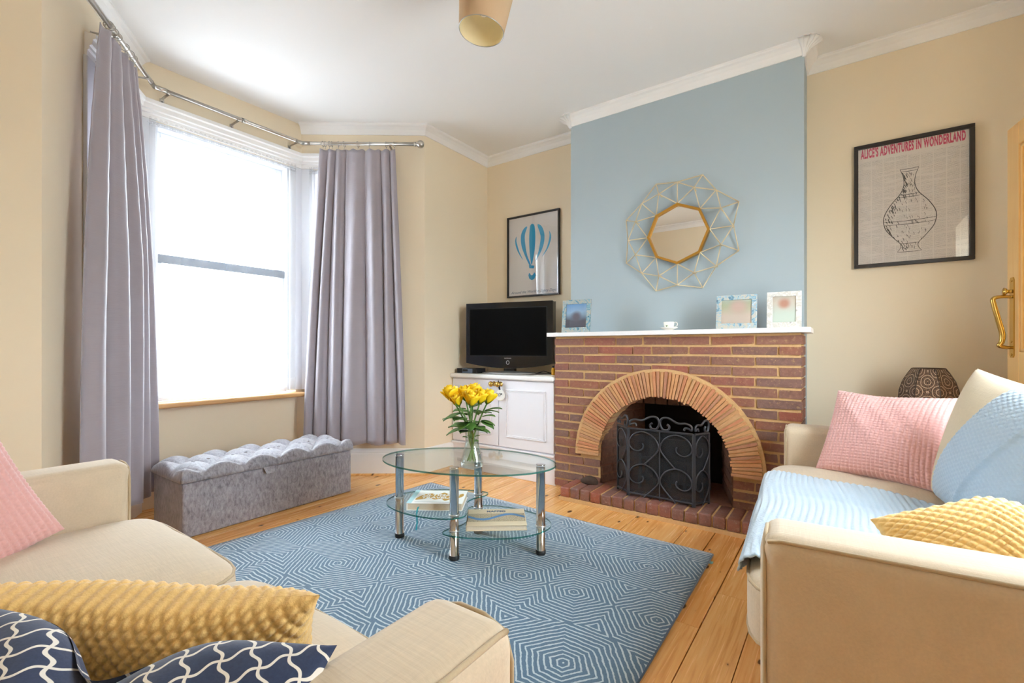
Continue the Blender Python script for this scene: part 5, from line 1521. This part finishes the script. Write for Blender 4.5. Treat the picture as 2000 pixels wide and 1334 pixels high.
obj('base', MB().lathe([(0.0, 0.0), (0.062, 0.0), (0.062, 0.008), (0.0, 0.009)], 8, a0=a0), 'bronze_plain', LT)
obj('rim', MB().tube([(0.068 * math.cos(a0 + 2 * PI * k / 8), 0.068 * math.sin(a0 + 2 * PI * k / 8), 0.312) for k in range(8)], 0.003, 6, closed=True), 'bronze_plain', LT)

# ------------------------------------------------------------------ door leaf folded back against the right wall
hx, hy = 0.612, 3.030; ex, ey = 0.726, 2.290
Td, Ld = seg_T((hx, hy), (ex, ey))
DR = bpy.data.objects.new('door_1', None); COL.objects.link(DR); DR.location = (hx, hy, 0.006); DR.rotation_euler = Td.to_euler(); DR['kind'] = 'structure'
DH = 1.985
def dobj(n, mb, mats, par=None, **kw): return obj(n, mb, mats, par or DR, **kw)
for a, b in ((0, 0.098), (Ld - 0.098, Ld)): dobj('stile', MB().box(a, b, 0, 0.040, 0, DH), 'pine', bevel=0.002)
for za, zb in ((0, 0.20), (0.82, 0.98), (DH - 0.10, DH)): dobj('cross_rail', MB().box(0.098, Ld - 0.098, 0.0005, 0.0395, za, zb), 'pine', bevel=0.002)
dobj('muntin', MB().box(Ld / 2 - 0.045, Ld / 2 + 0.045, 0.0005, 0.0395, 0.98, DH - 0.10), 'pine', bevel=0.002)
for a, b in ((0.098, Ld / 2 - 0.045), (Ld / 2 + 0.045, Ld - 0.098)):
    for za, zb in ((0.98, DH - 0.10), (0.20, 0.82)):
        p = dobj('panel', MB().box(a, b, 0.014, 0.026, za, zb), 'pine')
        q = MB(); w_ = 0.014
        q.box(a, a + w_, 0.004, 0.014, za, zb); q.box(b - w_, b, 0.004, 0.014, za, zb); q.box(a, b, 0.004, 0.014, za, za + w_); q.box(a, b, 0.004, 0.014, zb - w_, zb)
        dobj('panel_moulding', q, 'pine', p, bevel=0.004)
HP = dobj('handle_plate', MB().prism([(0.030, 0.965), (0.036, 0.955), (0.060, 0.955), (0.066, 0.965), (0.066, 1.30), (0.060, 1.312), (0.036, 1.312), (0.030, 1.30)], -0.004, 0.001), 'brass', bevel=0.001)
pts = spline([(0.048, -0.004, 1.225), (0.046, -0.035, 1.228), (0.044, -0.062, 1.220), (0.045, -0.060, 1.190), (0.047, -0.046, 1.120), (0.048, -0.034, 1.060), (0.048, -0.036, 1.025), (0.048, -0.044, 1.008), (0.048, -0.020, 1.000), (0.048, -0.003, 1.000)], 6, False)
rads = [0.006 + 0.0045 * math.sin(PI * i / (len(pts) - 1)) for i in range(len(pts))]
dobj('handle_pull', MB().tube(pts, rads, 10), 'brass', HP, smooth=True)
Tk = Matrix.Translation((0.048, -0.004, 1.250)) @ Matrix.Rotation(PI / 2, 4, 'X')
dobj('handle_thumb_latch', MB().lathe([(0.008, 0), (0.008, 0.014), (0.016, 0.020), (0.017, 0.026), (0.0, 0.030)], 16, T=Tk), 'brass', HP, smooth=True)
for zz in (0.968, 1.026, 1.296): dobj('screw', MB().lathe([(0.005, 0), (0.004, 0.002), (0, 0.003)], 10, T=Matrix.Translation((0.048, -0.004, zz)) @ Matrix.Rotation(PI / 2, 4, 'X')), 'brass', HP)

# ------------------------------------------------------------------ pendant lamp
PL = thing('pendant_lamp', 'cream fabric drum lampshade hanging from the ceiling', 'lamp', (-1.308, 1.610, 2.410))
tilt = Matrix.Rotation(math.radians(7.0), 4, tuple(FW)) @ Matrix.Rotation(math.radians(-2.0), 4, tuple(RT_))
def lamp(name, mb, mt, par=None, **kw):
    mb.v = [tuple(tilt @ Vector(p)) for p in mb.v]; return obj(name, mb, mt, par or PL, **kw)
sh = lamp('lamp_shade', MB().grid([[(r * math.cos(2 * PI * j / 48), r * math.sin(2 * PI * j / 48), z) for j in range(48)] for r, z in ((0.100, 0.0), (0.128, 0.235))], wrap_v=True), 'shade', smooth=True)
lamp('shade_lining', MB().grid([[(r * math.cos(2 * PI * j / 48), r * math.sin(2 * PI * j / 48), z) for j in range(48)] for r, z in ((0.0985, 0.001), (0.1265, 0.234))], wrap_v=True), 'shade_in', sh, smooth=True)
for r, z in ((0.0993, 0.0), (0.1272, 0.235)): lamp('shade_ring', MB().tube([(r * math.cos(2 * PI * j / 48), r * math.sin(2 * PI * j / 48), z) for j in range(48)], 0.0018, 6, closed=True), 'silver', sh, smooth=True)
q = MB()
for k in range(3):
    a = 2 * PI * k / 3 + 1.1; q.tube([(0.02 * math.cos(a), 0.02 * math.sin(a), 0.165), (0.11 * math.cos(a), 0.11 * math.sin(a), 0.185), (0.127 * math.cos(a), 0.127 * math.sin(a), 0.233)], 0.0018, 6)
lamp('shade_spider', q, 'silver', smooth=True)
lamp('bulb_holder', MB().lathe([(0.0, 0.215), (0.019, 0.215), (0.021, 0.20), (0.021, 0.160), (0.017, 0.155), (0.0, 0.155)], 18), 'upvc', smooth=True)
lamp('bulb', MB().lathe([(0.013, 0.158), (0.013, 0.150), (0.024, 0.125), (0.028, 0.103), (0.022, 0.082), (0.010, 0.072), (0.0, 0.070)], 20), 'china', smooth=True)
top = tilt @ Vector((0, 0, 0.215))
obj('cord', MB().tube([top, (top.x * 0.6, top.y * 0.6, 0.29), (0.0, 0.0, 0.345)], 0.0035, 8), 'upvc', PL, smooth=True)
obj('ceiling_rose', MB().lathe([(0.0, 0.335), (0.012, 0.335), (0.040, 0.350), (0.045, 0.3645), (0.0, 0.3645)], 24), 'upvc', PL, smooth=True)
